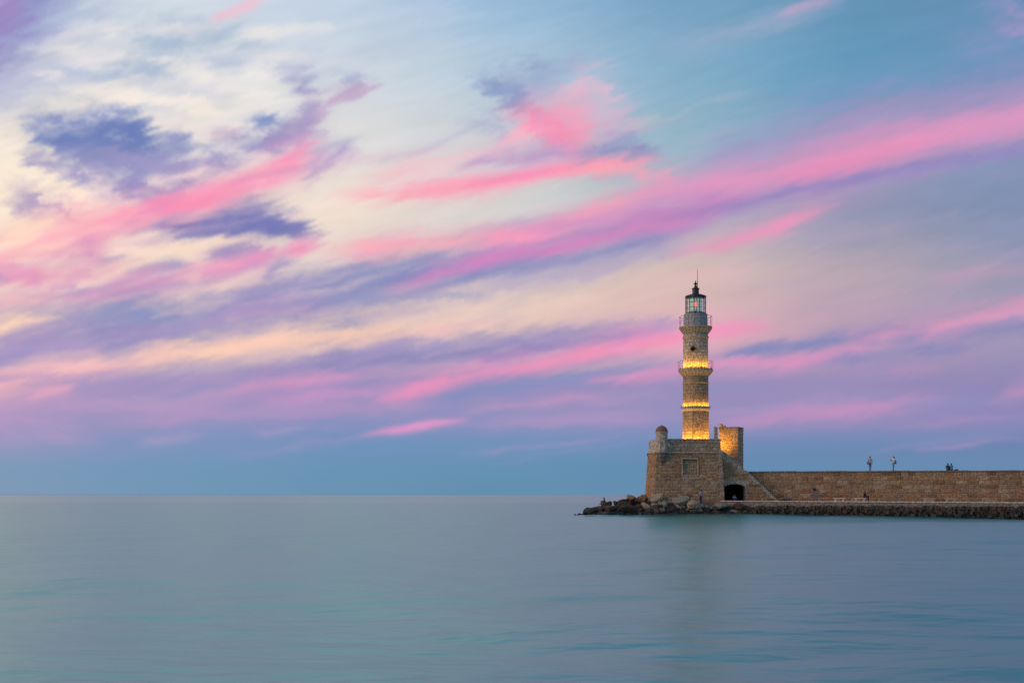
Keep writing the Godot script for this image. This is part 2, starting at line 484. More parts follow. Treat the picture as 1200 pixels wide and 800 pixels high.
	# the lower lilac belt with its puffed upper edge
	streak([144, 138, 188], 0.95, [[260, 448], [340, 440], [420, 428], [500, 416], [580, 412], [660, 404], [740, 392], [800, 384]], [14, 17, 20, 21, 20, 17, 12, 6], 0.4, 1.5)
	puff([160, 148, 194], 0.8, 435, 414, 40, 9, 0.9, -12)
	puff([160, 150, 194], 0.8, 545, 402, 50, 8, 0.9, -5)
	puff([165, 150, 190], 0.75, 650, 394, 36, 8, 1.0, -8)
	puff([165, 150, 190], 0.7, 720, 384, 40, 7, 1.0, -10)
	puff([160, 150, 192], 0.65, 775, 378, 24, 7, 0.9, -10)
	streak([228, 152, 194], 0.85, [[265, 456], [310, 448], [360, 446], [420, 438]], [4, 8, 7, 4], 0.6)
	streak([200, 150, 196], 0.7, [[300, 470], [380, 462], [460, 456], [540, 448]], [7, 10, 9, 5], 0.6)
	streak([244, 148, 190], 0.95, [[440, 466], [500, 451], [560, 439], [630, 426], [700, 411], [760, 399], [830, 388], [900, 386]], [4, 8, 10, 11, 11, 11, 11, 8], 0.4, 1.3)
	streak([255, 150, 184], 0.5, [[600, 432], [680, 414], [760, 398], [820, 390]], [3, 5, 6, 4], 0.3)
	streak([130, 142, 190], 0.75, [[480, 478], [560, 460], [640, 446], [720, 436], [790, 424]], [6, 9, 9, 8, 5], 0.5)
	streak([222, 148, 192], 0.85, [[690, 446], [750, 440], [820, 430], [900, 422], [980, 412], [1045, 400]], [4, 5, 7, 8, 7, 3], 0.4)
	streak([128, 136, 186], 0.85, [[820, 418], [900, 408], [980, 398], [1060, 390], [1140, 386], [1260, 374]], [3, 6, 8, 11, 11, 10], 0.5)
	streak([138, 138, 188], 0.75, [[950, 424], [1020, 416], [1090, 408], [1150, 404]], [5, 9, 9, 5], 0.5)
	streak([216, 154, 188], 0.85, [[980, 400], [1050, 388], [1120, 375], [1200, 360], [1300, 345]], [5, 10, 12, 13, 12], 0.5)
	streak([205, 146, 190], 0.35, [[1040, 434], [1075, 431], [1110, 426]], [3, 4, 2], 0.4)
	streak([215, 148, 190], 0.55, [[1160, 468], [1200, 456], [1250, 448]], [4, 7, 6], 0.4)
	streak([205, 148, 192], 0.7, [[830, 498], [920, 488], [1000, 478], [1080, 470], [1110, 466]], [8, 10, 9, 6, 3], 0.5)
	streak([182, 148, 192], 0.55, [[520, 478], [620, 470], [720, 466], [800, 462]], [5, 7, 7, 5], 0.6)
	streak([190, 150, 194], 0.55, [[560, 500], [660, 490], [780, 486]], [5, 9, 8], 0.6)
	streak([226, 152, 200], 0.92, [[425, 510], [465, 503], [505, 496], [550, 491]], [3, 4, 4, 2], 0.3, 1.3)
	streak([196, 160, 202], 0.4, [[165, 520], [200, 514], [235, 511]], [4, 5, 3], 0.5)
	streak([186, 158, 202], 0.35, [[295, 509], [330, 504], [360, 500]], [3, 4, 3], 0.5)
	streak([188, 156, 200], 0.55, [[-40, 500], [40, 506], [110, 514]], [12, 12, 6], 0.5)
	# many thin, faint layers low down, seen almost edge on, and loose cirrus threads above
	var g := RandomNumberGenerator.new()
	g.seed = 77
	var low := [[200, 150, 194], [172, 150, 196], [136, 146, 192], [214, 156, 194], [150, 146, 192], [126, 146, 190]]
	for k in 44:
		var cx := g.randf_range(-60.0, 1260.0)
		var cy := g.randf_range(432.0, 524.0)
		var half := g.randf_range(50.0, 150.0)
		var slope := g.randf_range(-0.16, -0.05)
		var w := g.randf_range(2.0, 5.5)
		streak(low[g.randi() % 6], g.randf_range(0.18, 0.42), [[cx - half, cy - half * slope], [cx, cy + g.randf_range(-2.0, 2.0)], [cx + half, cy + half * slope]], [w * 0.5, w, w * 0.4], 0.6)
	var high := [[246, 206, 200], [232, 176, 196], [172, 160, 198], [255, 226, 206], [206, 162, 198]]
	for k in 46:
		var cx := g.randf_range(-60.0, 1260.0)
		var cy := g.randf_range(150.0, 430.0) - (cx - 600.0) * 0.08
		var half := g.randf_range(40.0, 120.0)
		var slope := g.randf_range(-0.34, -0.14)
		var w := g.randf_range(1.6, 4.5)
		streak(high[g.randi() % 5] if cx < 800.0 else high[1 + g.randi() % 2], g.randf_range(0.15, 0.38) * (0.35 if cx > 800.0 else 1.0), [[cx - half, cy - half * slope], [cx, cy + g.randf_range(-4.0, 4.0)], [cx + half, cy + half * slope]], [w * 0.5, w, w * 0.4], 0.8)
	# the broken tangle of the lower left and the thin curds above it
	var curd := [[255, 228, 206], [250, 176, 192], [214, 152, 192], [168, 150, 194], [255, 214, 196], [244, 160, 190]]
	for k in 40:
		var cx := g.randf_range(-60.0, 260.0)
		puff(curd[g.randi() % 6], g.randf_range(0.3, 0.65), cx, g.randf_range(268.0, 356.0) - cx * 0.12, g.randf_range(12.0, 38.0), g.randf_range(2.5, 7.0), 1.0, g.randf_range(-26.0, -2.0))
	var veil := [[170, 186, 214], [248, 238, 228], [186, 196, 218], [252, 240, 226]]
	for k in 34:
		puff(veil[g.randi() % 4], g.randf_range(0.25, 0.5), g.randf_range(0.0, 400.0), g.randf_range(20.0, 135.0), g.randf_range(18.0, 60.0), g.randf_range(3.0, 8.0), 1.0, g.randf_range(-10.0, 12.0))
	streak([206, 160, 196], 0.5, [[-80, 486], [60, 474], [200, 466], [320, 456]], [12, 15, 14, 8], 0.5)
	streak([250, 196, 192], 0.55, [[-60, 440], [60, 428], [150, 420], [240, 408]], [4, 7, 6, 4], 0.6)
	streak([196, 152, 196], 0.45, [[120, 492], [260, 484], [400, 480], [520, 470]], [8, 10, 9, 5], 0.5)

# ------------------------------------------------------------------ helpers

func numbered(called: String) -> String:
	used[called] = used.get(called, 0) + 1
	return called if used[called] == 1 else "%s_%03d" % [called, used[called] - 1]

func tag(o: Node3D, label: String, category: String, group := "") -> Node3D:
	o.set_meta("label", label)
	o.set_meta("category", category)
	if group:
		o.set_meta("group", group)
	return o

func thing(called: String, at: Vector3, label: String, category: String, group := "") -> Node3D:
	var o := Node3D.new()
	o.name = numbered(called)
	add_child(o)
	o.position = at
	return tag(o, label, category, group)

func part(called: String, mesh: Mesh, mat: Material, parent: Node3D, xf := Transform3D.IDENTITY) -> MeshInstance3D:
	var o := MeshInstance3D.new()
	o.name = called
	o.mesh = mesh
	o.material_override = mat
	parent.add_child(o, true)
	o.transform = xf
	return o

func structure(called: String, mesh: Mesh, mat: Material) -> MeshInstance3D:
	var o := MeshInstance3D.new()
	o.name = numbered(called)
	o.mesh = mesh
	o.material_override = mat
	add_child(o)
	o.set_meta("kind", "structure")
	return o

func begin(smooth := false) -> SurfaceTool:
	var st := SurfaceTool.new()
	st.begin(Mesh.PRIMITIVE_TRIANGLES)
	st.set_smooth_group(0 if smooth else -1)
	return st

func finish(st: SurfaceTool) -> ArrayMesh:
	st.generate_normals()
	return st.commit()

func tri(st: SurfaceTool, a: Vector3, b: Vector3, c: Vector3) -> void:   # anticlockwise as seen from outside
	st.add_vertex(a)
	st.add_vertex(c)
	st.add_vertex(b)

func quad(st: SurfaceTool, a: Vector3, b: Vector3, c: Vector3, d: Vector3) -> void:
	tri(st, a, b, c)
	tri(st, a, c, d)

func add_box(st: SurfaceTool, lo: Vector3, hi: Vector3, b := 0.0, xf := Transform3D.IDENTITY) -> void:
	# a box with its upper edges and corners cut by b
	var t := hi.y - b
	var p := [Vector3(lo.x, lo.y, hi.z), Vector3(hi.x, lo.y, hi.z), Vector3(hi.x, lo.y, lo.z), Vector3(lo.x, lo.y, lo.z)]
	var q := [Vector3(lo.x, t, hi.z), Vector3(hi.x, t, hi.z), Vector3(hi.x, t, lo.z), Vector3(lo.x, t, lo.z)]
	var r := [Vector3(lo.x + b, hi.y, hi.z - b), Vector3(hi.x - b, hi.y, hi.z - b), Vector3(hi.x - b, hi.y, lo.z + b), Vector3(lo.x + b, hi.y, lo.z + b)]
	for k in 4:
		var n := (k + 1) % 4
		quad(st, xf * p[k], xf * p[n], xf * q[n], xf * q[k])
		if b > 0.0:
			quad(st, xf * q[k], xf * q[n], xf * r[n], xf * r[k])
	quad(st, xf * r[0], xf * r[1], xf * r[2], xf * r[3])
	quad(st, xf * p[3], xf * p[2], xf * p[1], xf * p[0])

func box_mesh(lo: Vector3, hi: Vector3, b := 0.0) -> ArrayMesh:
	var st := begin()
	add_box(st, lo, hi, b)
	return finish(st)

func add_lathe(st: SurfaceTool, prof: Array, n: int, phase := 0.0, at := Vector3.ZERO, close := false) -> void:
	# prof: [radius, height] from the bottom up, seen from outside
	for k in n:
		var a0 := TAU * k / n + phase
		var a1 := TAU * (k + 1) / n + phase
		var d0 := Vector3(sin(a0), 0, cos(a0))
		var d1 := Vector3(sin(a1), 0, cos(a1))
		for i in prof.size() - 1:
			var r0: float = prof[i][0]
			var r1: float = prof[i + 1][0]
			var y0 := Vector3(0, prof[i][1], 0) + at
			var y1 := Vector3(0, prof[i + 1][1], 0) + at
			if r0 > 1e-5:
				tri(st, d0 * r0 + y0, d1 * r0 + y0, d1 * r1 + y1)
			if r1 > 1e-5:
				tri(st, d0 * r0 + y0, d1 * r1 + y1, d0 * r1 + y1)
		if close:
			var yb := Vector3(0, prof[0][1], 0) + at
			var yt := Vector3(0, prof[prof.size() - 1][1], 0) + at
			tri(st, yb, d1 * float(prof[0][0]) + yb, d0 * float(prof[0][0]) + yb)
			tri(st, yt, d0 * float(prof[-1][0]) + yt, d1 * float(prof[-1][0]) + yt)

func lathe_mesh(prof: Array, n: int, smooth := false, phase := 0.0, close := false) -> ArrayMesh:
	var st := begin(smooth)
	add_lathe(st, prof, n, phase, Vector3.ZERO, close)
	return finish(st)

func add_tube(st: SurfaceTool, a: Vector3, b: Vector3, r0: float, r1: float, n := 8) -> void:
	var d := (b - a).normalized()
	var u := d.cross(Vector3.UP if absf(d.y) < 0.9 else Vector3.RIGHT).normalized()
	var v := u.cross(d)
	for k in n:
		var a0 := TAU * k / n
		var a1 := TAU * (k + 1) / n
		var e0 := v * sin(a0) + u * cos(a0)
		var e1 := v * sin(a1) + u * cos(a1)
		quad(st, a + e1 * r0, a + e0 * r0, b + e0 * r1, b + e1 * r1)
		tri(st, a, a + e0 * r0, a + e1 * r0)
		tri(st, b, b + e1 * r1, b + e0 * r1)

func extrude(outline: PackedVector2Array, z_front: float, z_back: float) -> ArrayMesh:
	# a flat outline in x and y given thickness along z
	var st := begin()
	var ids := Geometry2D.triangulate_polygon(outline)
	for k in range(0, ids.size(), 3):
		var a := outline[ids[k]]
		var b := outline[ids[k + 1]]
		var c := outline[ids[k + 2]]
		if (b - a).cross(c - a) < 0.0:
			var s := b
			b = c
			c = s
		tri(st, Vector3(a.x, a.y, z_front), Vector3(b.x, b.y, z_front), Vector3(c.x, c.y, z_front))
		tri(st, Vector3(a.x, a.y, z_back), Vector3(c.x, c.y, z_back), Vector3(b.x, b.y, z_back))
	var ccw := not Geometry2D.is_polygon_clockwise(outline)
	for k in outline.size():
		var a := outline[k]
		var b := outline[(k + 1) % outline.size()]
		if not ccw:
			var s := a
			a = b
			b = s
		quad(st, Vector3(a.x, a.y, z_back), Vector3(b.x, b.y, z_back), Vector3(b.x, b.y, z_front), Vector3(a.x, a.y, z_front))
	return finish(st)

func spot(cx: float, cy: float, depth: float) -> Vector3:
	# a point of the survey drawing (front elevation, a tenth of a metre to the unit at 150 m) at its own distance
	return Vector3((cx - 600.0) * depth / LENS, EYE + (580.0 - cy) * depth / LENS, -depth)

# ------------------------------------------------------------------ materials

func mottle(s: int, freq: float, lo: Color, mid: Color, hi: Color, oct := 4) -> NoiseTexture2D:
	var n := FastNoiseLite.new()
	noise(n, s, freq, oct)
	var g := Gradient.new()
	g.offsets = PackedFloat32Array([0.15, 0.5, 0.85])
	g.colors = PackedColorArray([lo, mid, hi])
	var t := NoiseTexture2D.new()
	t.width = 512
	t.height = 512
	t.seamless = true
	t.noise = n
	t.color_ramp = g
	return t

func grey_noise(s: int, freq: float, oct: int, size := 512) -> NoiseTexture2D:
	var n := FastNoiseLite.new()
	noise(n, s, freq, oct)
	var t := NoiseTexture2D.new()
	t.width = size
	t.height = size
	t.seamless = true
	t.noise = n
	return t

func rock(tone: Vector3, tex: Texture2D, bump: Texture2D, scale := 0.5, rough := 0.9, relief := 4.0) -> StandardMaterial3D:
	# tone: real-world base colour (linear)
	var m := StandardMaterial3D.new()
	m.albedo_color = Color(tone.x, tone.y, tone.z).linear_to_srgb()
	m.albedo_texture = tex
	m.roughness = rough
	m.uv1_triplanar = true
	m.uv1_world_triplanar = true
	m.uv1_scale = Vector3.ONE * scale
	m.heightmap_enabled = true
	m.heightmap_texture = bump
	m.heightmap_scale = relief
	return m

func plain(tone: Vector3, rough: float, metal := 0.0) -> StandardMaterial3D:
	var m := StandardMaterial3D.new()
	m.albedo_color = Color(tone.x, tone.y, tone.z).linear_to_srgb()
	m.roughness = rough
	m.metallic = metal
	return m

func make_materials() -> void:
	var stain := mottle(3, 0.012, Color(0.62, 0.58, 0.55), Color(0.86, 0.84, 0.82), Color(1, 1, 1), 5)
	var blotch := mottle(5, 0.02, Color(0.45, 0.44, 0.42), Color(0.8, 0.78, 0.75), Color(1, 0.99, 0.97), 5)
	var bump := grey_noise(7, 0.03, 5)
	M.stain = stain
	M.bump = bump
	# sandstone of the fort and the breakwater, from rust brown to buff and grey
	var brown := [Vector3(0.403, 0.243, 0.110), Vector3(0.450, 0.280, 0.129), Vector3(0.354, 0.219, 0.106), Vector3(0.479, 0.326, 0.159), Vector3(0.421, 0.289, 0.151), Vector3(0.287, 0.173, 0.083), Vector3(0.459, 0.336, 0.181), Vector3(0.403, 0.243, 0.136), Vector3(0.499, 0.392, 0.235), Vector3(0.345, 0.261, 0.159)]
	var set_a := []
	for t in brown:
		set_a.append(rock(t, stain, bump, 0.45))
	stones.append(set_a)
	var buff := [Vector3(0.45, 0.36, 0.25), Vector3(0.41, 0.33, 0.235), Vector3(0.48, 0.40, 0.29), Vector3(0.38, 0.31, 0.225), Vector3(0.43, 0.32, 0.20)]
	var set_b := []
	for t in buff:
		set_b.append(rock(t, stain, bump, 0.45))
	stones.append(set_b)
	M.mortar = rock(Vector3(0.56, 0.48, 0.37), stain, bump, 0.6)
	M.mortar_dark = rock(Vector3(0.22, 0.16, 0.11), stain, bump, 0.6)
	M.plaster = rock(Vector3(0.50, 0.46, 0.38), stain, bump, 0.35, 0.9, 1.5)
	M.coping = rock(Vector3(0.27, 0.23, 0.19), blotch, bump, 0.4)
	M.pale = rock(Vector3(0.55, 0.47, 0.36), stain, bump, 0.6)
	M.paving = rock(Vector3(0.74, 0.69, 0.60), stain, bump, 0.5)
	M.concrete = rock(Vector3(0.33, 0.32, 0.29), blotch, bump, 0.4)
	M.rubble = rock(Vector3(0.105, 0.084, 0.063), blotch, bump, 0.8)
	M.weed = rock(Vector3(0.035, 0.032, 0.026), blotch, bump, 0.7, 0.6)
	M.dome = rock(Vector3(0.30, 0.17, 0.13), blotch, bump, 0.6)
	M.teal_paint = rock(Vector3(0.16, 0.23, 0.22), stain, bump, 0.6)
	M.red_paint = rock(Vector3(0.40, 0.18, 0.12), stain, bump, 0.6)
	M.iron = plain(Vector3(0.035, 0.033, 0.035), 0.5, 0.6)
	M.roof = plain(Vector3(0.03, 0.034, 0.038), 0.45, 0.5)
	M.rail = plain(Vector3(0.11, 0.10, 0.10), 0.5, 0.4)
	M.drum = rock(Vector3(0.47, 0.52, 0.55), blotch, bump, 0.5, 0.6, 1.0)
	M.white = rock(Vector3(0.74, 0.70, 0.62), stain, bump, 0.8, 0.7, 0.5)
	M.bench_grey = rock(Vector3(0.56, 0.50, 0.42), stain, bump, 0.8, 0.7, 0.5)
	M.shade_pane = plain(Vector3(0.004, 0.004, 0.005), 0.4)  # near black: the dark behind the round window is put into this colour
	M.shade_pane.metallic_specular = 0.25
	var glass := StandardMaterial3D.new()
	glass.albedo_color = Color(0.55, 0.85, 0.78, 0.12)
	glass.transparency = BaseMaterial3D.TRANSPARENCY_ALPHA
	glass.roughness = 0.05
	M.glass = glass
	var vc := StandardMaterial3D.new()
	vc.vertex_color_use_as_albedo = true
	vc.roughness = 0.85
	M.cloth = vc
	var masonry := rock(Vector3(1, 1, 1), stain, bump, 0.45, 0.9, 1.5)
	masonry.vertex_color_use_as_albedo = true
	M.masonry = masonry
	var bulb := StandardMaterial3D.new()
	bulb.albedo_color = Color(1, 0.8, 0.4)
	bulb.emission_enabled = true
	bulb.emission = Color(1.0, 0.72, 0.28)
	bulb.emission_energy_multiplier = 3.0
	M.bulb = bulb
	var red := StandardMaterial3D.new()
	red.albedo_color = Color(1, 0.4, 0.3)
	red.emission_enabled = true
	red.emission = Color(1.0, 0.30, 0.20)
	red.emission_energy_multiplier = 3.0
	M.beacon = red
	var lens := StandardMaterial3D.new()
	lens.albedo_color = Color(0.8, 0.9, 0.85)
	lens.roughness = 0.1
	lens.emission_enabled = true
	lens.emission = Color(0.86, 0.93, 0.86)
	lens.emission_energy_multiplier = 0.14
	M.lens = lens
	# one block of squared stone: face cut back along its arrises, five slightly different ones
	for k in 6:
		blocks.append(block_mesh())

func block_mesh() -> ArrayMesh:
	var st := begin()
	var f := []
	var s := []
	var b := []
	for q in [Vector2(-1, -1), Vector2(1, -1), Vector2(1, 1), Vector2(-1, 1)]:
		var jx := rng.randf_range(-0.012, 0.008)
		var jy := rng.randf_range(-0.02, 0.015)
		s.append(Vector3(q.x * (0.5 + jx), q.y * (0.5 + jy), 0.72))
		f.append(Vector3(q.x * (0.46 + jx), q.y * (0.43 + jy), 1.0 + rng.randf_range(-0.12, 0.1)))
		b.append(Vector3(q.x * (0.5 + jx), q.y * (0.5 + jy), 0.0))
	quad(st, f[0], f[1], f[2], f[3])
	for k in 4:
		var n := (k + 1) % 4
		quad(st, s[k], s[n], f[n], f[k])
		quad(st, b[k], b[n], s[n], s[k])
	quad(st, b[3], b[2], b[1], b[0])
	return finish(st)

# ------------------------------------------------------------------ sea

func make_sea() -> void:
	var swell := FastNoiseLite.new()
	noise(swell, 91, 0.11, 3)
	var slow := FastNoiseLite.new()
	noise(slow, 92, 0.022, 2)
	var far := FastNoiseLite.new()
	noise(far, 93, 0.006, 2)
	var angles := PackedFloat32Array()
	for k in 221:
		angles.append(deg_to_rad(-38.0 + 76.0 * k / 220.0))
	for k in range(1, 72):
		angles.append(deg_to_rad(38.0 + 284.0 * k / 72.0))
	var radii := PackedFloat32Array([0.0])
	var r := 2.0
	while r < 26000.0:
		radii.append(r)
		r *= 1.019 if r < 600.0 else 1.06
	radii.append(26000.0)
	var na := angles.size()
	var v := PackedVector3Array()
	for j in radii.size():
		for i in na:
			var x := sin(angles[i]) * radii[j]
			var z := -cos(angles[i]) * radii[j]
			var keep := smoothstep(500.0, 150.0, radii[j]) * smoothstep(1.0, 6.0, radii[j])
			var y := (swell.get_noise_2d(x * 0.6, z) * 0.17 + slow.get_noise_2d(x * 0.5, z) * 0.42) * keep
			y += far.get_noise_2d(x * 0.4, z) * 0.7 * smoothstep(180.0, 500.0, radii[j]) * smoothstep(9000.0, 2500.0, radii[j])
			v.append(Vector3(x, y, z))
	var m := water(0.31, 8.0)
	M.sea = m
	# the harbour basin, and beyond the breakwater the smoother open sea up to the horizon
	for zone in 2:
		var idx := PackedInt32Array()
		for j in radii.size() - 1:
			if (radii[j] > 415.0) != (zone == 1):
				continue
			for i in na:
				var n := (i + 1) % na
				var a := j * na + i
				var b := j * na + n
				var e := (j + 1) * na + n
				var d := (j + 1) * na + i
				idx.append_array(PackedInt32Array([a, d, e, a, e, b]))
		var arr := []
		arr.resize(Mesh.ARRAY_MAX)
		arr[Mesh.ARRAY_VERTEX] = v
		arr[Mesh.ARRAY_INDEX] = idx
		var am := ArrayMesh.new()
		am.add_surface_from_arrays(Mesh.PRIMITIVE_TRIANGLES, arr)
		var st := SurfaceTool.new()
		st.create_from(am, 0)
		st.generate_normals()
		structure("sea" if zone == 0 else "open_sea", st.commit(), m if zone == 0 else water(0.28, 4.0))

func water(rough: float, relief: float) -> StandardMaterial3D:
	var m := StandardMaterial3D.new()
	m.albedo_color = Color(0.025, 0.35, 0.325).linear_to_srgb()   # turquoise of clear water over pale sand
	m.metallic = 1.0
	m.roughness = rough
	m.metallic_specular = 0.5
	m.uv1_triplanar = true
	m.uv1_world_triplanar = true
	m.uv1_scale = Vector3(0.009, 0.015, 0.015)
	m.heightmap_enabled = true
	if not M.has("ripples"):
		M.ripples = grey_noise(55, 0.016, 4, 2048)
	m.heightmap_texture = M.ripples
	m.heightmap_scale = relief
	return m

# ------------------------------------------------------------------ masonry

# squared blocks in courses on a flat face: o = lower left corner, u along, v up, n out; edges(h) gives [left, right] at height h
func lay(parent: Node3D, o: Vector3, u: Vector3, v: Vector3, n: Vector3, edges: Callable, courses: Array, width: float, palette: int, skip = null, choose = null, proud := 0.13, called := "stone_block") -> int:
	var h := 0.0
	var count := 0
	for k in courses.size():
		var ch: float = courses[k]
		var mid := h + ch * 0.5
		var e: Array = edges.call(mid)
		var x: float = e[0]
		var first := true
		while x < float(e[1]) - 0.06:
			var w := width * rng.randf_range(0.7, 1.35)
			if first and k % 2 == 1:
				w *= 0.55
			first = false
			if float(e[1]) - x - w < width * 0.45:
				w = float(e[1]) - x
			var cx := x + w * 0.5
			x += w
			if skip != null and skip.call(cx, mid, w, ch):
				continue
			var joint := 0.075
			var bs := Basis(u * (w - joint), v * (ch - joint), n * proud * rng.randf_range(0.75, 1.2))
			var mat: Material = stones[palette][rng.randi() % stones[palette].size()]
			if choose != null:
				var c = choose.call(cx, mid)
				if c != null:
					mat = c
			part(called, blocks[rng.randi() % blocks.size()], mat, parent, Transform3D(bs, o + u * cx + v * mid))
			count += 1
		h += ch
	return count

# wedge-shaped blocks round a shaft, courses from y0 to y1, joined into one mesh because a single one is a few pixels
func shaft_blocks(r0: float, r1: float, y0: float, y1: float, course: float, per: int, tones: Array, sides := 0) -> ArrayMesh:
	var st := begin()
	var n := maxi(int(round((y1 - y0) / course)), 1)
	var dy := (y1 - y0) / n
	for k in n:
		var ya := y0 + dy * k + 0.014
		var yb := y0 + dy * (k + 1) - 0.014
		var turn := rng.randf() * TAU / per if sides == 0 else (0.5 if k % 2 else 0.0) * TAU / per
		for i in per:
			var wob := rng.randf_range(-0.08, 0.08) * TAU / per
			var a0 := TAU * i / per + turn + 0.008 + wob
			var a1 := TAU * (i + 1) / per + turn - 0.008 + wob * 0.5
			var push := rng.randf_range(0.0, 0.012)
			var t: Vector3 = tones[rng.randi() % tones.size()]
			t *= rng.randf_range(0.93, 1.06)
			st.set_color(Color(t.x, t.y, t.z))
			var cut := []
			for a in [a0, lerpf(a0, a1, 0.5), a1]:
				var ra := lerpf(r0, r1, float(k) / n)
				var rb := lerpf(r0, r1, float(k + 1) / n)
				var f := 1.0
				if sides > 0:
					var s := TAU / sides
					var off := fposmod(a + s * 0.5, s) - s * 0.5
					f = cos(s * 0.5) / cos(off) / cos(s * 0.5)
					f *= 0.96
				cut.append([Vector3(sin(a), 0, cos(a)), (ra + push) * f, (rb + push) * f])
			for q in 2:
				var c0: Array = cut[q]
				var c1: Array = cut[q + 1]
				quad(st, c0[0] * c0[1] + Vector3(0, ya, 0), c1[0] * c1[1] + Vector3(0, ya, 0), c1[0] * c1[2] + Vector3(0, yb, 0), c0[0] * c0[2] + Vector3(0, yb, 0))
				quad(st, c0[0] * (c0[2] as float) + Vector3(0, yb, 0), c1[0] * (c1[2] as float) + Vector3(0, yb, 0), c1[0] * ((c1[2] as float) - 0.12) + Vector3(0, yb, 0), c0[0] * ((c0[2] as float) - 0.12) + Vector3(0, yb, 0))
				quad(st, c0[0] * ((c0[1] as float) - 0.12) + Vector3(0, ya, 0), c1[0] * ((c1[1] as float) - 0.12) + Vector3(0, ya, 0), c1[0] * (c1[1] as float) + Vector3(0, ya, 0), c0[0] * (c0[1] as float) + Vector3(0, ya, 0))
			for q in [0, 2]:
				var c: Array = cut[q]
				var d: Vector3 = c[0]
				var w0 := d * ((c[1] as float) - 0.12) + Vector3(0, ya, 0)
				var w1 := d * (c[1] as float) + Vector3(0, ya, 0)
				var w2 := d * (c[2] as float) + Vector3(0, yb, 0)
				var w3 := d * ((c[2] as float) - 0.12) + Vector3(0, yb, 0)
				if q == 0:
					quad(st, w0, w1, w2, w3)
				else:
					quad(st, w1, w0, w3, w2)
	return finish(st)

func stuff(o: Node3D) -> Node3D:
	o.set_meta("kind", "stuff")
	return o

# ------------------------------------------------------------------ quay

var quay_a := Vector3(24.2, 1.74, -148.6)     # front edge of the paving, left and right end
var quay_b := Vector3(64.5, 1.585, -135.6)
var wall_a := Vector3(27.85, 1.74, -152.0)     # foot of the breakwater wall
var wall_b := Vector3(66.0, 1.585, -144.2)

func make_quay() -> void:
	var left := Vector3(23.6, 1.74, -149.0)
	var far_left := Vector3(23.6, 1.74, -156.0)
	var far_right := wall_b + Vector3(0, 0, -3.0)
	var st := begin()
	var ring := [left, quay_a, quay_b, far_right, Vector3(24.0, 1.74, -162.0), far_left]
	var c := Vector3(40, 1.68, -149.0)
	for k in ring.size():
		tri(st, c, ring[k], ring[(k + 1) % ring.size()])
	for k in ring.size():
		var p: Vector3 = ring[k]
		var q: Vector3 = ring[(k + 1) % ring.size()]
		quad(st, Vector3(p.x, -2.0, p.z), Vector3(q.x, -2.0, q.z), q, p)
	var quay := structure("quay", finish(st), M.concrete)
	# pale edging slabs along the front, a little proud of the concrete below
	var d := quay_b - quay_a
	var len := d.length()
	var u := d / len
	var out := Vector3(-u.z, 0, u.x).normalized()
	if out.z < 0:
		out = -out
	var back := -out
	var n := int(len / 1.5)
	var variants: Array[ArrayMesh] = []
	for k in 3:
		variants.append(box_mesh(Vector3(-0.5, 0.0, -0.85 + rng.randf_range(-0.03, 0.02)), Vector3(0.5, 0.12, 0.10 + rng.randf_range(-0.03, 0.03)), 0.02))
	for k in n:
		var at := quay_a + u * (k + 0.5) * len / n
		var bs := Basis(u * (len / n - 0.02), Vector3.UP, out)
		part("edging_slab", variants[k % 3], M.paving, quay, Transform3D(bs, at + Vector3(0, 0.0 + rng.randf_range(-0.008, 0.008), 0)))
	# rubble footing under the edge: rough stones, dark with weed, joined because single ones are a few pixels
	var sr := begin()
	var sw := begin()
	var steps := int(len / 0.34)
	for row in 5:
		for k in steps:
			var at := quay_a + u * (k + rng.randf()) * len / steps + out * rng.randf_range(0.0, 0.12 + 0.13 * (4 - row))
			at.y = -0.05 + row * 0.28 + rng.randf_range(-0.1, 0.1)
			var s := Vector3(rng.randf_range(0.2, 0.36), rng.randf_range(0.16, 0.26), rng.randf_range(0.2, 0.34))
			var wet := at.y < 0.85 + rng.randf_range(-0.35, 0.3)
			add_lump(sw if wet else sr, at, s, rng.randf() * TAU, rng)
	stuff(part("rubble_footing", finish(sr), M.rubble, quay)).set_meta("label", "rough dry stones under the quay edge")
	stuff(part("rubble_footing", finish(sw), M.weed, quay)).set_meta("label", "dark weed covered stones at the waterline")

func add_lump(st: SurfaceTool, at: Vector3, s: Vector3, turn: float, g: RandomNumberGenerator) -> void:
	# a rough eight-cornered stone
	var p := []
	for k in 8:
		var q := Vector3(-1 if k & 1 == 0 else 1, -1 if k & 2 == 0 else 1, -1 if k & 4 == 0 else 1)
		q *= Vector3(g.randf_range(0.6, 1.0), g.randf_range(0.6, 1.0), g.randf_range(0.6, 1.0))
		p.append(at + (q * s).rotated(Vector3.UP, turn))
	for f in [[4, 5, 7, 6], [1, 0, 2, 3], [5, 1, 3, 7], [0, 4, 6, 2], [6, 7, 3, 2], [0, 1, 5, 4]]:
		quad(st, p[f[0]], p[f[1]], p[f[2]], p[f[3]])

# ------------------------------------------------------------------ fort

const FZ := 150.0
var deck_y := 8.1

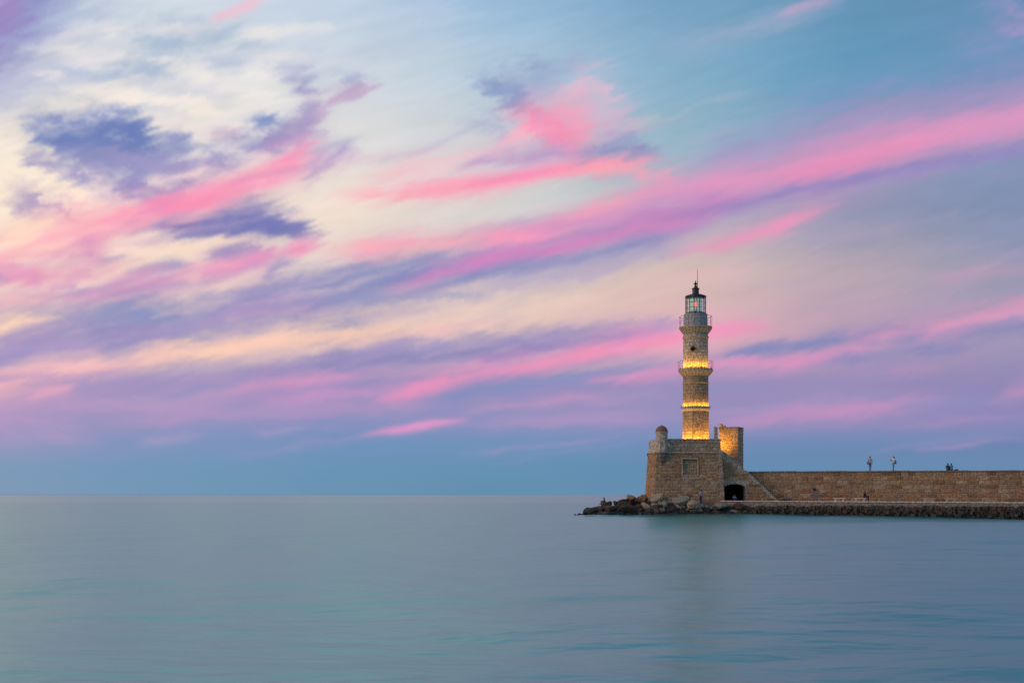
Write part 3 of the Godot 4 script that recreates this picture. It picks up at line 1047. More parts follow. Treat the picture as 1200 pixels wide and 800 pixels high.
func make_fort() -> void:
	var fort := thing("harbour_fort", Vector3(20.6, 1.7, -156.0), "low square stone fort with sloping walls and parapet carrying the lighthouse", "fort")
	var org := fort.position
	var y0 := 1.5
	var y1 := 7.5
	# corners of the foot and of the top of the sloping wall
	# five-sided plan: the long front, a short canted face on the left, then back along the sea side
	var b := [Vector3(16.55, y0, -149.35), Vector3(24.75, y0, -149.35), Vector3(24.75, y0, -163.5), Vector3(17.0, y0, -163.5), Vector3(15.75, y0, -151.5)]
	var t := [Vector3(16.88, y1, -150.0), Vector3(24.5, y1, -150.0), Vector3(24.5, y1, -162.9), Vector3(17.4, y1, -162.9), Vector3(16.22, y1, -151.9)]
	var v: Vector3 = (t[0] + t[1]) * 0.5 - (b[0] + b[1]) * 0.5
	v.x = 0.0
	var vlen := v.length()
	v = v.normalized()
	var n := Vector3.RIGHT.cross(v).normalized()
	var wl := 19.98 - 16.55      # the walled-up window, from the left foot corner
	var wr2 := 21.70 - 16.55
	var wb := 4.85 - y0
	var wt2 := 6.72 - y0
	var o: Vector3 = b[0] - org
	var at_face := func(px: float, py: float, pz: float) -> Vector3: return o + Vector3.RIGHT * px + v * py + n * pz
	var st := begin()
	for k in range(1, 5):
		var nx := (k + 1) % 5
		quad(st, b[k] - org, b[nx] - org, t[nx] - org, t[k] - org)
	for k in 3:
		tri(st, t[0] - org, t[k + 1] - org, t[k + 2] - org)
	# the front with a real recess for the window
	var rec := -0.32
	var R0: Vector3 = at_face.call(wl, wb, 0.0)
	var R1: Vector3 = at_face.call(wr2, wb, 0.0)
	var R2: Vector3 = at_face.call(wr2, wt2, 0.0)
	var R3: Vector3 = at_face.call(wl, wt2, 0.0)
	var F0: Vector3 = b[0] - org
	var F1: Vector3 = b[1] - org
	var F2: Vector3 = t[1] - org
	var F3: Vector3 = t[0] - org
	quad(st, F0, F1, R1, R0)
	quad(st, F1, F2, R2, R1)
	quad(st, F2, F3, R3, R2)
	quad(st, F3, F0, R0, R3)
	var back := n * rec
	quad(st, R0, R1, R1 + back, R0 + back)
	quad(st, R1, R2, R2 + back, R1 + back)
	quad(st, R2, R3, R3 + back, R2 + back)
	quad(st, R3, R0, R0 + back, R3 + back)
	quad(st, R0 + back, R1 + back, R2 + back, R3 + back)
	part("wall_core", finish(st), M.mortar, fort)
	var fs := begin()
	for k in 5:
		var nx := (k + 1) % 5
		quad(fs, b[k] - org - Vector3(0, 2.5, 0), b[nx] - org - Vector3(0, 2.5, 0), b[nx] - org, b[k] - org)
	part("foundation", finish(fs), M.concrete, fort)
	# front face, block by block
	var courses := []
	for k in 16:
		courses.append(6.0 / 16.0 * (1.0 + [0.15, -0.1, 0.0, -0.05][k % 4]))
	var skip := func(cx, cy, w, ch): return cx + w * 0.5 > wl - 0.05 and cx - w * 0.5 < wr2 + 0.05 and cy > wb - 0.22 and cy < wt2 + 0.16
	var edges := func(h): return [0.33 * h / 6.0 + 0.02, 8.2 - 0.25 * h / 6.0 - 0.02]
	lay(fort, b[0] - org, Vector3.RIGHT, v, n, edges, courses, 0.66, 0, skip, null, 0.06)
	# pieces beside the window where whole blocks do not fit
	var h := 0.0
	for k in courses.size():
		var mid: float = h + courses[k] * 0.5
		if mid > wb - 0.22 and mid < wt2 + 0.16:
			for s in [[wl - 0.95, wl - 0.13], [wr2 + 0.13, wr2 + 0.95]]:
				var bs := Basis(Vector3.RIGHT * (s[1] - s[0] - 0.03), v * (courses[k] - 0.03), n * 0.06)
				part("stone_block", blocks[k % 6], stones[0][rng.randi() % 10], fort, Transform3D(bs, o + Vector3.RIGHT * (s[0] + s[1]) * 0.5 + v * mid))
		h += courses[k]
	# walled-up window: pale frame, small bricks set back
	var win := part("walled_up_window", box_mesh(Vector3(wl + 0.01, wb + 0.01, rec + 0.005), Vector3(wr2 - 0.01, wt2 - 0.01, rec + 0.06)), M.mortar, fort, Transform3D(Basis(Vector3.RIGHT, v, n), o))
	win.set_meta("label", "square window walled up with small bricks")
	var fr := 0.13
	for s in [[wl - fr, wl, wb - fr, wt2 + fr], [wr2, wr2 + fr, wb - fr, wt2 + fr], [wl, wr2, wt2, wt2 + fr], [wl, wr2, wb - fr, wb]]:
		part("frame", box_mesh(Vector3(s[0], s[2], -0.1), Vector3(s[1], s[3], 0.13), 0.0), M.pale, win)
	for r in 6:
		for c in 4:
			var cw := (wr2 - wl) / 4.0
			var chh := (wt2 - wb) / 6.0
			var bs := Basis(Vector3.RIGHT * (cw - 0.03), Vector3.UP * (chh - 0.03), Vector3.BACK * 0.06)
			part("brick", blocks[(r + c) % 6], stones[1][(r * 7 + c * 3) % 5] if (r + c) % 3 else stones[0][(r + c) % 10], win, Transform3D(bs, Vector3(wl + cw * (c + 0.5), wb + chh * (r + 0.5), rec + 0.05)))
	# the canted and side faces, seen very obliquely: courses joined into one mesh each
	for f in [[3, 4], [4, 0], [1, 2]]:
		var p: Vector3 = b[f[0]]
		var q: Vector3 = b[f[1]]
		var pt: Vector3 = t[f[0]]
		var qt: Vector3 = t[f[1]]
		var sm := begin()
		var jt := 0.02 / p.distance_to(q)
		for r in 14:
			var x := 0.0
			var f0 := r / 14.0 + 0.003
			var f1 := (r + 1) / 14.0 - 0.003
			while x < 0.995:
				var w := minf(rng.randf_range(0.5, 0.95) / p.distance_to(q), 1.0 - x)
				var tone := pick_tone()
				sm.set_color(Color(tone.x, tone.y, tone.z))
				var nn := (q - p).cross(pt - p).normalized() * rng.randf_range(0.02, 0.06)
				var a := p.lerp(q, x + jt).lerp(pt.lerp(qt, x + jt), f0) - org
				var bb := p.lerp(q, x + w - jt).lerp(pt.lerp(qt, x + w - jt), f0) - org
				var cc := p.lerp(q, x + w - jt).lerp(pt.lerp(qt, x + w - jt), f1) - org
				var dd := p.lerp(q, x + jt).lerp(pt.lerp(qt, x + jt), f1) - org
				quad(sm, a + nn, bb + nn, cc + nn, dd + nn)
				for e in [[a, bb], [bb, cc], [cc, dd], [dd, a]]:
					quad(sm, e[0], e[1], e[1] + nn, e[0] + nn)
				x += w
		stuff(part("side_masonry", finish(sm), M.masonry, fort))
	# string course between wall and parapet
	var ring := func(out: float) -> PackedVector2Array: return PackedVector2Array([Vector2(16.86 - out * 0.6, 150.0 - out), Vector2(24.5 + out, 150.0 - out), Vector2(24.5 + out, 162.9), Vector2(17.4 - out, 162.9), Vector2(16.2 - out, 151.95 - out * 0.4)])
	var slab := func(outline: PackedVector2Array, ya: float, yb: float) -> ArrayMesh:
		var m := begin()
		var cnt := outline.size()
		for q in cnt:
			var e := outline[q]
			var g := outline[(q + 1) % cnt]
			quad(m, Vector3(e.x, ya, -e.y) - org, Vector3(g.x, ya, -g.y) - org, Vector3(g.x, yb, -g.y) - org, Vector3(e.x, yb, -e.y) - org)
		for q in cnt - 2:
			tri(m, Vector3(outline[0].x, yb, -outline[0].y) - org, Vector3(outline[q + 1].x, yb, -outline[q + 1].y) - org, Vector3(outline[q + 2].x, yb, -outline[q + 2].y) - org)
			tri(m, Vector3(outline[0].x, ya, -outline[0].y) - org, Vector3(outline[q + 2].x, ya, -outline[q + 2].y) - org, Vector3(outline[q + 1].x, ya, -outline[q + 1].y) - org)
		return finish(m)
	part("string_course", slab.call(ring.call(0.18), 7.42, 7.60), M.pale, fort)
	# parapet: four walls with small gun loops, facing blocks in three courses
	var pt := 9.0
	for s in [[16.9, 17.45, 7.6, pt], [17.75, 18.35, 7.6, pt], [18.6, 24.48, 7.6, pt], [17.45, 17.75, 7.6, 8.0], [17.45, 17.75, 8.35, pt], [18.35, 18.6, 7.6, 8.2], [18.35, 18.6, 8.5, pt]]:
		part("parapet", box_mesh(Vector3(s[0], s[2], -150.55) - org, Vector3(s[1], s[3], -150.05) - org, 0.0), M.mortar, fort)
	part("parapet", slab.call(PackedVector2Array([Vector2(16.88, 150.06), Vector2(17.3, 150.6), Vector2(16.8, 152.0), Vector2(16.26, 151.9)]), 7.6, pt), M.plaster, fort)
	part("parapet", slab.call(PackedVector2Array([Vector2(16.26, 151.91), Vector2(16.8, 152.01), Vector2(17.95, 162.8), Vector2(17.42, 162.8)]), 7.6, pt), M.plaster, fort)
	part("parapet", box_mesh(Vector3(17.96, 7.6, -162.8) - org, Vector3(24.48, pt, -162.3) - org), M.plaster, fort)
	part("deck", box_mesh(Vector3(17.9, 7.5, -162.3) - org, Vector3(24.5, deck_y, -150.55) - org), M.plaster, fort)
	var holes := func(cx, cy, w, ch): return (cx + w * 0.5 > 0.55 and cx - w * 0.5 < 0.85 and absf(cy - 0.58) < 0.24) or (cx + w * 0.5 > 1.45 and cx - w * 0.5 < 1.7 and absf(cy - 0.75) < 0.24)
	lay(fort, Vector3(16.9, 7.6, -150.05) - org, Vector3.RIGHT, Vector3.UP, Vector3.BACK, func(_h): return [0.0, 7.58], [0.46, 0.46, 0.46], 0.62, 1, holes, null, 0.06)
	part("parapet_coping", box_mesh(Vector3(16.95, pt, -150.62) - org, Vector3(24.5, pt + 0.10, -149.94) - org, 0.03), M.plaster, fort)
	# grey quoins up the right-hand corner
	var qh := 0.0
	var kq := 0
	while qh < 5.8:
		var w := 0.62 if kq % 2 else 0.42
		var xr := 24.75 - 0.25 * qh / 6.0
		var zf := -149.35 - 0.65 * qh / 6.0
		part("quoin", box_mesh(Vector3(xr - w, y0 + qh + 0.02, zf - 0.45) - org, Vector3(xr + 0.07, y0 + qh + 0.46, zf + 0.16) - org, 0.02), stones[1][kq % 5], fort)
		qh += 0.48
		kq += 1
	# sentry turret on the front left corner, corbelled out below
	var tr := spot(775.6, 530.0, 149.9) - org
	var turret := part("sentry_turret", lathe_mesh([[0.72, 0.0], [0.72, 2.26], [0.78, 2.30], [0.78, 2.40], [0.72, 2.44]], 8, false, PI / 8), M.plaster, fort, Transform3D(Basis(), tr))
	turret.set_meta("label", "small eight sided sentry turret on the parapet corner")
	var dome := []
	for k in 9:
		var a := PI / 2 * k / 8.0
		dome.append([0.72 * cos(a), 2.44 + 0.70 * sin(a)])
	part("dome", lathe_mesh(dome, 20, true), M.dome, turret)
	part("ball", lathe_mesh([[0.05, 3.08], [0.10, 3.14], [0.05, 3.22], [0.0, 3.24]], 8, true), M.dome, turret)
	part("corbel", lathe_mesh([[0.06, -1.55], [0.22, -1.45], [0.26, -1.1], [0.42, -1.0], [0.46, -0.65], [0.60, -0.55], [0.64, -0.22], [0.74, -0.14], [0.74, 0.0], [0.70, 0.02]], 8, false, PI / 8, true), M.coping, turret)
	# slim gate pillar at the stair head
	part("gate_pillar", box_mesh(spot(837.2, 520.0, 151.5) - org + Vector3(0, -0.6, -0.4), spot(841.2, 500.0, 151.5) - org, 0.04), M.plaster, fort)

func pick_tone() -> Vector3:
	var brown := [Vector3(0.40, 0.235, 0.12), Vector3(0.43, 0.265, 0.14), Vector3(0.36, 0.215, 0.115), Vector3(0.44, 0.29, 0.16), Vector3(0.38, 0.25, 0.145), Vector3(0.33, 0.195, 0.105)]
	return brown[rng.randi() % brown.size()]

# ------------------------------------------------------------------ staircase with the arched passage

func make_staircase() -> void:
	var org := Vector3(27.0, 1.74, -150.6)
	var s := thing("stone_staircase", org, "stone staircase climbing to the fort above a dark arched passage", "staircase")
	# front outline in metres from org: foot of the fort, arch, foot of the stairs, treads up to the fort deck
	var k := 0.1004
	var X := func(cx: float) -> float: return (cx - 600.0) * k - 27.0
	var Y := func(cy: float) -> float: return 2.5 + (580.0 - cy) * k - 1.74
	var ax0: float = X.call(848.6)
	var ax1: float = X.call(873.8)
	var spring: float = Y.call(571.0)
	var crown: float = Y.call(567.0)
	var line := PackedVector2Array()
	line.append(Vector2(X.call(845.5), -0.3))
	line.append(Vector2(ax0, -0.3))
	var arch := PackedVector2Array()
	for i in 13:
		var f := i / 12.0
		var q := sin(PI * f)
		arch.append(Vector2(lerpf(ax0, ax1, f), spring + (crown - spring) * pow(q, 0.6)))
	line.append_array(arch)
	line.append(Vector2(ax1, -0.3))
	line.append(Vector2(X.call(912.5), -0.3))
	# treads
	var n1 := 15
	var lo := Vector2(X.call(912.5), 0.0)
	var mid := Vector2(X.call(875.5), Y.call(553.0))
	var hi := Vector2(X.call(846.5), Y.call(533.5))
	for i in n1:
		var x := lerpf(lo.x, mid.x, float(i) / n1)
		line.append(Vector2(x, lerpf(lo.y, mid.y, float(i + 1) / n1)))
		if i < n1 - 1:
			line.append(Vector2(lerpf(lo.x, mid.x, float(i + 1) / n1), lerpf(lo.y, mid.y, float(i + 1) / n1)))
	var n2 := 10
	line.append(mid)
	for i in n2:
		var x := lerpf(mid.x, hi.x, float(i) / n2)
		line.append(Vector2(x, lerpf(mid.y, hi.y, float(i + 1) / n2)))
		line.append(Vector2(lerpf(mid.x, hi.x, float(i + 1) / n2), lerpf(mid.y, hi.y, float(i + 1) / n2)))
	line.append(Vector2(X.call(845.5), hi.y))
	var clean := PackedVector2Array()
	for p in line:
		if clean.is_empty() or clean[clean.size() - 1].distance_to(p) > 0.002:
			clean.append(p)
	part("stair_body", extrude(clean, 0.0, -1.55), M.mortar, s)
	# facing blocks below the treads and round the arch
	var top := func(x: float) -> float:
		if x > mid.x:
			return lerpf(mid.y, lo.y, (x - mid.x) / (lo.x - mid.x))
		return lerpf(hi.y, mid.y, (x - hi.x) / (mid.x - hi.x))
	var sk := func(cx, cy, w, ch):
		var l: float = cx - w * 0.5
		var r: float = cx + w * 0.5
		if r > ax0 - 0.16 and l < ax1 + 0.16 and cy - ch * 0.5 < crown + 0.26:
			return true
		return cy + ch * 0.5 > float(top.call(maxf(l, hi.x))) + 0.05 or cy + ch * 0.5 > float(top.call(r)) + 0.2
	var cs := []
	for i in 13:
		cs.append(0.42)
	var x0: float = X.call(847.2)
	lay(s, Vector3(0, 0, 0), Vector3.RIGHT, Vector3.UP, Vector3.BACK, func(_h): return [x0, X.call(911.0)], cs, 0.66, 0, sk, null, 0.06)
	# jamb stones left and right of the passage
	for i in 5:
		var hgt := spring / 5.0
		part("jamb_stone", box_mesh(Vector3(ax1 + 0.01, i * hgt + 0.01, -0.2), Vector3(ax1 + (0.30 if i % 2 else 0.18), (i + 1) * hgt - 0.01, 0.1), 0.01), stones[1][i % 5], s)
		part("jamb_stone", box_mesh(Vector3(ax0 - 0.13, i * hgt + 0.01, -0.2), Vector3(ax0 - 0.01, (i + 1) * hgt - 0.01, 0.1), 0.01), stones[1][(i + 2) % 5], s)
	# arch stones
	for i in 12:
		var p0 := arch[i]
		var p1 := arch[i + 1]
		var nn := Vector2(-(p1 - p0).y, (p1 - p0).x).normalized() * 0.27
		var c := (p0 + p1) * 0.5
		var up := Vector2((p0.x - (ax0 + ax1) * 0.5) * 0.12, 0.27)
		var up1 := Vector2((p1.x - (ax0 + ax1) * 0.5) * 0.12, 0.27)
		var g := 0.012
		part("arch_stone", extrude(PackedVector2Array([p0 + Vector2(g, 0.01), p1 + Vector2(-g, 0.01), p1 + up1 + Vector2(-g, 0), p0 + up + Vector2(g, 0)]), 0.12, -0.2), M.plaster if i % 3 else stones[1][i % 5], s)
	# the vault behind the arch: floor, sides, roof and end wall
	var vz := -7.5
	part("vault_wall", box_mesh(Vector3(ax0 - 0.4, -0.3, vz), Vector3(ax0, 2.4, -1.56)), M.rubble, s)  # dark stone all round: part of the passage's shade is put into the colour
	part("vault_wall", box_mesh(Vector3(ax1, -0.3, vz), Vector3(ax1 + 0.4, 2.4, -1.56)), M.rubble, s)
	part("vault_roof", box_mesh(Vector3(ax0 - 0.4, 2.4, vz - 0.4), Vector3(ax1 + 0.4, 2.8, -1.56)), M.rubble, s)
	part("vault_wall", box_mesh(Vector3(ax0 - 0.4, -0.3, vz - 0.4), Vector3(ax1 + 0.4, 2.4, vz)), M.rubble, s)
	# terrace over the vault that carries the stair tower
	part("terrace", box_mesh(Vector3(X.call(845.0), 2.81, -9.5), Vector3(X.call(868.0), Y.call(548.0), -2.02)), M.plaster, s)
	# smooth rendered parapet on the far side of the upper flight
	var pp := PackedVector2Array([Vector2(X.call(844.0), Y.call(560.0)), Vector2(X.call(877.5), Y.call(560.0)), Vector2(X.call(876.5), Y.call(554.0)), Vector2(X.call(873.6), Y.call(550.0)), Vector2(X.call(872.0), Y.call(543.0)), Vector2(X.call(868.5), Y.call(540.5)), Vector2(X.call(846.0), Y.call(525.5)), Vector2(X.call(844.0), Y.call(525.0))])
	part("stair_parapet", extrude(pp, -1.56, -2.0), M.plaster, s)

# ------------------------------------------------------------------ breakwater wall

func make_breakwater() -> void:
	var org := wall_a
	var w := thing("breakwater_wall", org, "long brown block wall along the breakwater with a flat top", "wall")
	var u := (wall_b - wall_a)
	u.y = 0.0
	var len := u.length()
	u = u.normalized()
	var n := Vector3(-u.z, 0, u.x)
	if n.z < 0:
		n = -n
	var H := 5.18 - wall_a.y
	var st := begin()
	var a := Vector3(0, -0.4, 0)
	var b := u * len + Vector3(0, -0.4, 0)
	var back := -n * 3.0
	var up := Vector3(0, H + 0.4, 0)
	quad(st, a, b, b + up, a + up)
	quad(st, a + up, b + up, b + up + back, a + up + back)
	quad(st, b + back, a + back, a + back + up, b + back + up)
	quad(st, a + back, a, a + up, a + back + up)
	quad(st, b, b + back, b + back + up, b + up)
	part("wall_core", finish(st), M.mortar, w)
	var cs := []
	for k in 7:
		cs.append((H + 0.08) / 7.0)
	var px := wall_point(951.0).distance_to(wall_a)
	var choose := func(cx, cy):
		# faded paint on the wall near the passage
		var d := Vector2((cx - px), (cy - 0.75))
		if absf(d.x) < 0.65 and absf(d.y) < 0.28:
			return M.teal_paint
		if absf(d.x) < 0.95 and absf(d.y) > 0.25 and absf(d.y) < 0.75:
			return M.red_paint
		return null
	var cnt := lay(w, Vector3(0, -0.06, 0), u, Vector3.UP, n, func(_h): return [0.02, len], cs, 0.98, 0, null, choose, 0.06)
	# scupper hole above the painted blocks
	part("scupper", lathe_mesh([[0.16, 0.0], [0.16, 0.16], [0.10, 0.17], [0.10, 0.03], [0.0, 0.03]], 12, false), M.iron, w, Transform3D(Basis(Vector3.RIGHT, PI / 2), u * wall_point(954.5).distance_to(wall_a) + Vector3(0, 1.45, 0)))
	# coping slabs
	var k := 0
	var x := 0.0
	var slabs: Array[ArrayMesh] = []
	for i in 4:
		slabs.append(box_mesh(Vector3(-0.5, 0, -0.7), Vector3(0.5, 0.13 + i * 0.01, 0.13 + i * 0.012), 0.025))
	while x < len:
		var ww := rng.randf_range(1.1, 1.9)
		part("coping_slab", slabs[k % 4], M.coping, w, Transform3D(Basis(u * (ww - 0.03), Vector3.UP, n), u * (x + ww * 0.5) + Vector3(0, H, 0)))
		x += ww
		k += 1

# ------------------------------------------------------------------ stair tower

func make_stair_tower() -> void:
	var at := spot(857.0, 550.0, 154.6)
	var t := thing("stair_tower", at, "small square stone tower beside the lighthouse, warmly lit on one side", "tower")
	t.rotation.y = deg_to_rad(-24.0)
	var H := 2.5 + (580.0 - 502.0) * 154.6 / 1500.0 - at.y
	# core, with a real slot for the slit window in its right-hand side
	for s in [[-1.18, 0.40, -1.18, 1.18, -0.1, H], [0.40, 1.18, -1.18, -0.14, -0.1, H], [0.40, 1.18, 0.13, 1.18, -0.1, H], [0.40, 1.18, -0.14, 0.13, -0.1, H - 1.35], [0.40, 1.18, -0.14, 0.13, H - 0.6, H]]:
		part("wall_core", box_mesh(Vector3(s[0], s[4], s[2]), Vector3(s[1], s[5], s[3])), M.mortar, t)
	var cs := []
	for k in 12:
		cs.append(H / 12.0)
	lay(t, Vector3(-1.18, 0, 1.18), Vector3.RIGHT, Vector3.UP, Vector3.BACK, func(_h): return [0.0, 2.36], cs, 0.5, 0, null, null, 0.05)
	var slit := func(cx, cy, w, ch): return cx + w * 0.5 > 1.05 and cx - w * 0.5 < 1.32 and cy > H - 1.35 and cy < H - 0.6
	lay(t, Vector3(1.18, 0, 1.18), Vector3.FORWARD, Vector3.UP, Vector3.RIGHT, func(_h): return [0.0, 2.36], cs, 0.6, 1, slit, null, 0.05)
	lay(t, Vector3(-1.18, 0, -1.18), Vector3.BACK, Vector3.UP, Vector3.LEFT, func(_h): return [0.0, 2.36], cs, 0.6, 0, null, null, 0.05)
	part("coping", box_mesh(Vector3(-1.25, H, -1.25), Vector3(1.25, H + 0.12, 1.25), 0.03), M.coping, t)
	# broken merlon at the corner next to the gate
	part("merlon", box_mesh(Vector3(-1.22, H + 0.12, 0.72), Vector3(-0.85, H + 0.55, 1.22), 0.06), stones[0][3], t)
	part("merlon", box_mesh(Vector3(-0.75, H + 0.12, 0.78), Vector3(-0.45, H + 0.34, 1.2), 0.05), stones[0][6], t)

# ------------------------------------------------------------------ lighthouse

const LD := 156.0

func make_lighthouse() -> void:
	var base := spot(815.4, 515.0, LD)
	base.y = deck_y
	var L := thing("lighthouse", base, "slender tan stone lighthouse with two galleries and a glazed lantern", "lighthouse")
	var k := LD / LENS
	var Y := func(cy: float) -> float: return EYE + (580.0 - cy) * k - deck_y
	var tan_tones := [Vector3(0.45, 0.35, 0.22), Vector3(0.42, 0.32, 0.20), Vector3(0.48, 0.38, 0.25), Vector3(0.40, 0.31, 0.20), Vector3(0.44, 0.33, 0.19), Vector3(0.37, 0.28, 0.17)]
	var grey_tones := [Vector3(0.56, 0.49, 0.37), Vector3(0.60, 0.53, 0.41), Vector3(0.53, 0.46, 0.34), Vector3(0.62, 0.54, 0.41)]
	# eight-sided foot
	var y480: float = Y.call(480.6)
	var R := 16.0 * k
	part("foot_core", lathe_mesh([[R * 0.955, 0.0], [R * 0.955, y480]], 8, false, PI / 8), M.mortar, L)
	var foot := begin()
	var oct := R * 0.985
	var nb := int(round(y480 / 0.36))
	for c in nb:
		var ya := y480 * c / nb + 0.012
		var yb := y480 * (c + 1) / nb - 0.012
		for f in 8:
			var a0 := TAU * f / 8.0 + PI / 8
			var a1 := a0 + TAU / 8.0
			var p0 := Vector3(sin(a0), 0, cos(a0)) * oct
			var p1 := Vector3(sin(a1), 0, cos(a1)) * oct
			var cuts := [0.0, 0.36 if c % 2 else 0.62, 1.0]
			for q in 2:
				var t: Vector3 = tan_tones[rng.randi() % 6] * rng.randf_range(0.94, 1.06)
				foot.set_color(Color(t.x, t.y, t.z))
				var out := (p0 + p1).normalized() * rng.randf_range(0.0, 0.012)
				var g0 := p0.lerp(p1, cuts[q]) + (p1 - p0).normalized() * 0.012 + out
				var g1 := p0.lerp(p1, cuts[q + 1]) - (p1 - p0).normalized() * 0.012 + out
				var dn := Vector3(0, ya, 0)
				var hi := Vector3(0, yb, 0)
				quad(foot, g0 + dn, g1 + dn, g1 + hi, g0 + hi)
				var inn := -(p0 + p1).normalized() * 0.1
				quad(foot, g0 + hi, g1 + hi, g1 + hi + inn, g0 + hi + inn)
				quad(foot, g0 + dn + inn, g1 + dn + inn, g1 + dn, g0 + dn)
				quad(foot, g0 + dn + inn, g0 + dn, g0 + hi, g0 + hi + inn)
				quad(foot, g1 + dn, g1 + dn + inn, g1 + hi + inn, g1 + hi)
	stuff(part("foot_masonry", finish(foot), M.masonry, L))
	var y478: float = Y.call(478.2)
	part("lower_cornice", lathe_mesh([[R * 0.98, y480 - 0.25], [R * 1.0, y480 - 0.12], [16.9 * k, y480], [17.2 * k, y480 + 0.05], [17.2 * k, y478 - 0.02], [16.9 * k, y478], [13.0 * k, y478 + 0.03]], 8, false, PI / 8), M.pale, L)
	# sixteen-sided middle shaft
	var y441: float = Y.call(441.0)
	var r1 := 14.9 * k
	part("middle_core", lathe_mesh([[r1 - 0.05, y478], [r1 - 0.06, y441 + 0.1]], 16), M.mortar, L)
	stuff(part("middle_masonry", shaft_blocks(r1, r1 - 0.02, y478 + 0.02, y441, 0.36, 18, tan_tones), M.masonry, L))
	part("moulding", lathe_mesh([[r1 - 0.03, Y.call(450.0)], [r1 + 0.08, Y.call(449.6)], [r1 + 0.08, Y.call(448.6)], [r1 - 0.03, Y.call(448.2)]], 24), M.pale, L)
	# first gallery: stepped corbel ring with brackets, slab, railing
	var y434: float = Y.call(435.2)
	var y432: float = Y.call(432.8)
	gallery(L, r1, y441, y434, y432, 20.0 * k, Y.call(423.6), 20.3 * k)
	# round upper shaft
	var y391: float = Y.call(391.0)
	var r2 := 14.6 * k
	part("upper_core", lathe_mesh([[r2 - 0.05, y432], [r2 - 0.06, y391 + 0.1]], 24), M.mortar, L)
	stuff(part("upper_masonry", shaft_blocks(r2, r2 - 0.03, y432 + 0.02, y391, 0.40, 16, grey_tones), M.masonry, L))
	part("moulding", lathe_mesh([[r2 - 0.03, Y.call(396.6)], [r2 + 0.09, Y.call(396.0)], [r2 + 0.09, Y.call(394.8)], [r2 - 0.03, Y.call(394.4)]], 32), M.pale, L)
	var turn := -0.34
	var wy: float = Y.call(410.2)
	var wdir := Vector3(sin(turn), 0, cos(turn))
	var ww := part("round_window", lathe_mesh([[0.36, -0.02], [0.36, 0.11], [0.30, 0.13], [0.27, 0.10], [0.27, -0.02]], 20), M.coping, L, Transform3D(Basis(Vector3.UP, turn) * Basis(Vector3.RIGHT, PI / 2), wdir * (r2 - 0.02) + Vector3(0, wy, 0)))
	part("pane", lathe_mesh([[0.27, 0.03], [0.0, 0.03]], 20), M.shade_pane, ww)  # no hole behind it; a near-black disc paints the unlit opening
	var y384: float = Y.call(384.6)
	var y383: float = Y.call(383.0)
	gallery(L, r2, y391, y384, y383, 19.3 * k, Y.call(371.0), 18.9 * k)
	# lantern drum
	var y368: float = Y.call(368.2)
	var drum := part("lantern_drum", lathe_mesh([[13.4 * k, y383], [13.4 * k, y368 - 0.1], [13.7 * k, y368 - 0.08], [13.7 * k, y368], [11.0 * k, y368 + 0.02]], 24, false), M.drum, L)
	for i in 12:
		var a := TAU * (i + 0.5) / 12.0
		part("rib", box_mesh(Vector3(-0.025, y383, 13.38 * k), Vector3(0.025, y368 - 0.1, 13.38 * k + 0.03)), M.drum, drum, Transform3D(Basis(Vector3.UP, a), Vector3.ZERO))
	# glazed lantern: twelve bays of three panes between iron bars
	var y347: float = Y.call(347.6)
	var rl := 11.7 * k
	var lan := part("lantern", lathe_mesh([[rl + 0.05, y347 - 0.14], [rl + 0.07, y347 - 0.12], [rl + 0.07, y347], [rl - 0.05, y347 + 0.02]], 12, false, PI / 12), M.iron, L)
	part("sill", lathe_mesh([[rl + 0.06, y368], [rl + 0.08, y368 + 0.03], [rl + 0.08, y368 + 0.12], [rl - 0.05, y368 + 0.14]], 12, false, PI / 12), M.iron, lan)
	var hh := y347 - y368
	for i in 12:
		var a := TAU * i / 12.0 + PI / 12
		var a2 := a + TAU / 12.0
		var p0 := Vector3(sin(a), 0, cos(a)) * rl
		var p1 := Vector3(sin(a2), 0, cos(a2)) * rl
		var st := begin()
		add_tube(st, p0 + Vector3(0, y368, 0), p0 + Vector3(0, y347, 0), 0.042, 0.042, 6)
		part("bar", finish(st), M.iron, lan)
		for r in 3:
			var ya := y368 + 0.12 + (hh - 0.24) * r / 3.0
			var yb := y368 + 0.12 + (hh - 0.24) * (r + 1) / 3.0
			if r > 0:
				var sb := begin()
				add_tube(sb, p0 + Vector3(0, ya, 0), p1 + Vector3(0, ya, 0), 0.022, 0.022, 6)
				part("glazing_bar", finish(sb), M.iron, lan)
			var sp := begin()
			var e := (p1 - p0).normalized() * 0.04
			quad(sp, p0 + e + Vector3(0, ya + 0.02, 0), p1 - e + Vector3(0, ya + 0.02, 0), p1 - e + Vector3(0, yb - 0.02, 0), p0 + e + Vector3(0, yb - 0.02, 0))
			part("pane", finish(sp), M.glass, lan)
	# lamp inside: pedestal, lens frame, red beacon
	var yl: float = Y.call(358.0)
	part("lamp_pedestal", lathe_mesh([[0.35, y368], [0.30, y368 + 0.1], [0.14, y368 + 0.2], [0.14, yl - 0.32], [0.22, yl - 0.28], [0.0, yl - 0.27]], 12), M.iron, L)
	# drum lens: three tiers of glass prisms between brass ribs, one prism glowing red
	var lens := part("lens_frame", lathe_mesh([[0.86, y368 + 0.2], [0.90, y368 + 0.2], [0.90, y368 + 0.27], [0.86, y368 + 0.27], [0.86, y368 + 0.2]], 24), M.iron, L)
	var la := y368 + 0.28
	var lb := y347 - 0.22
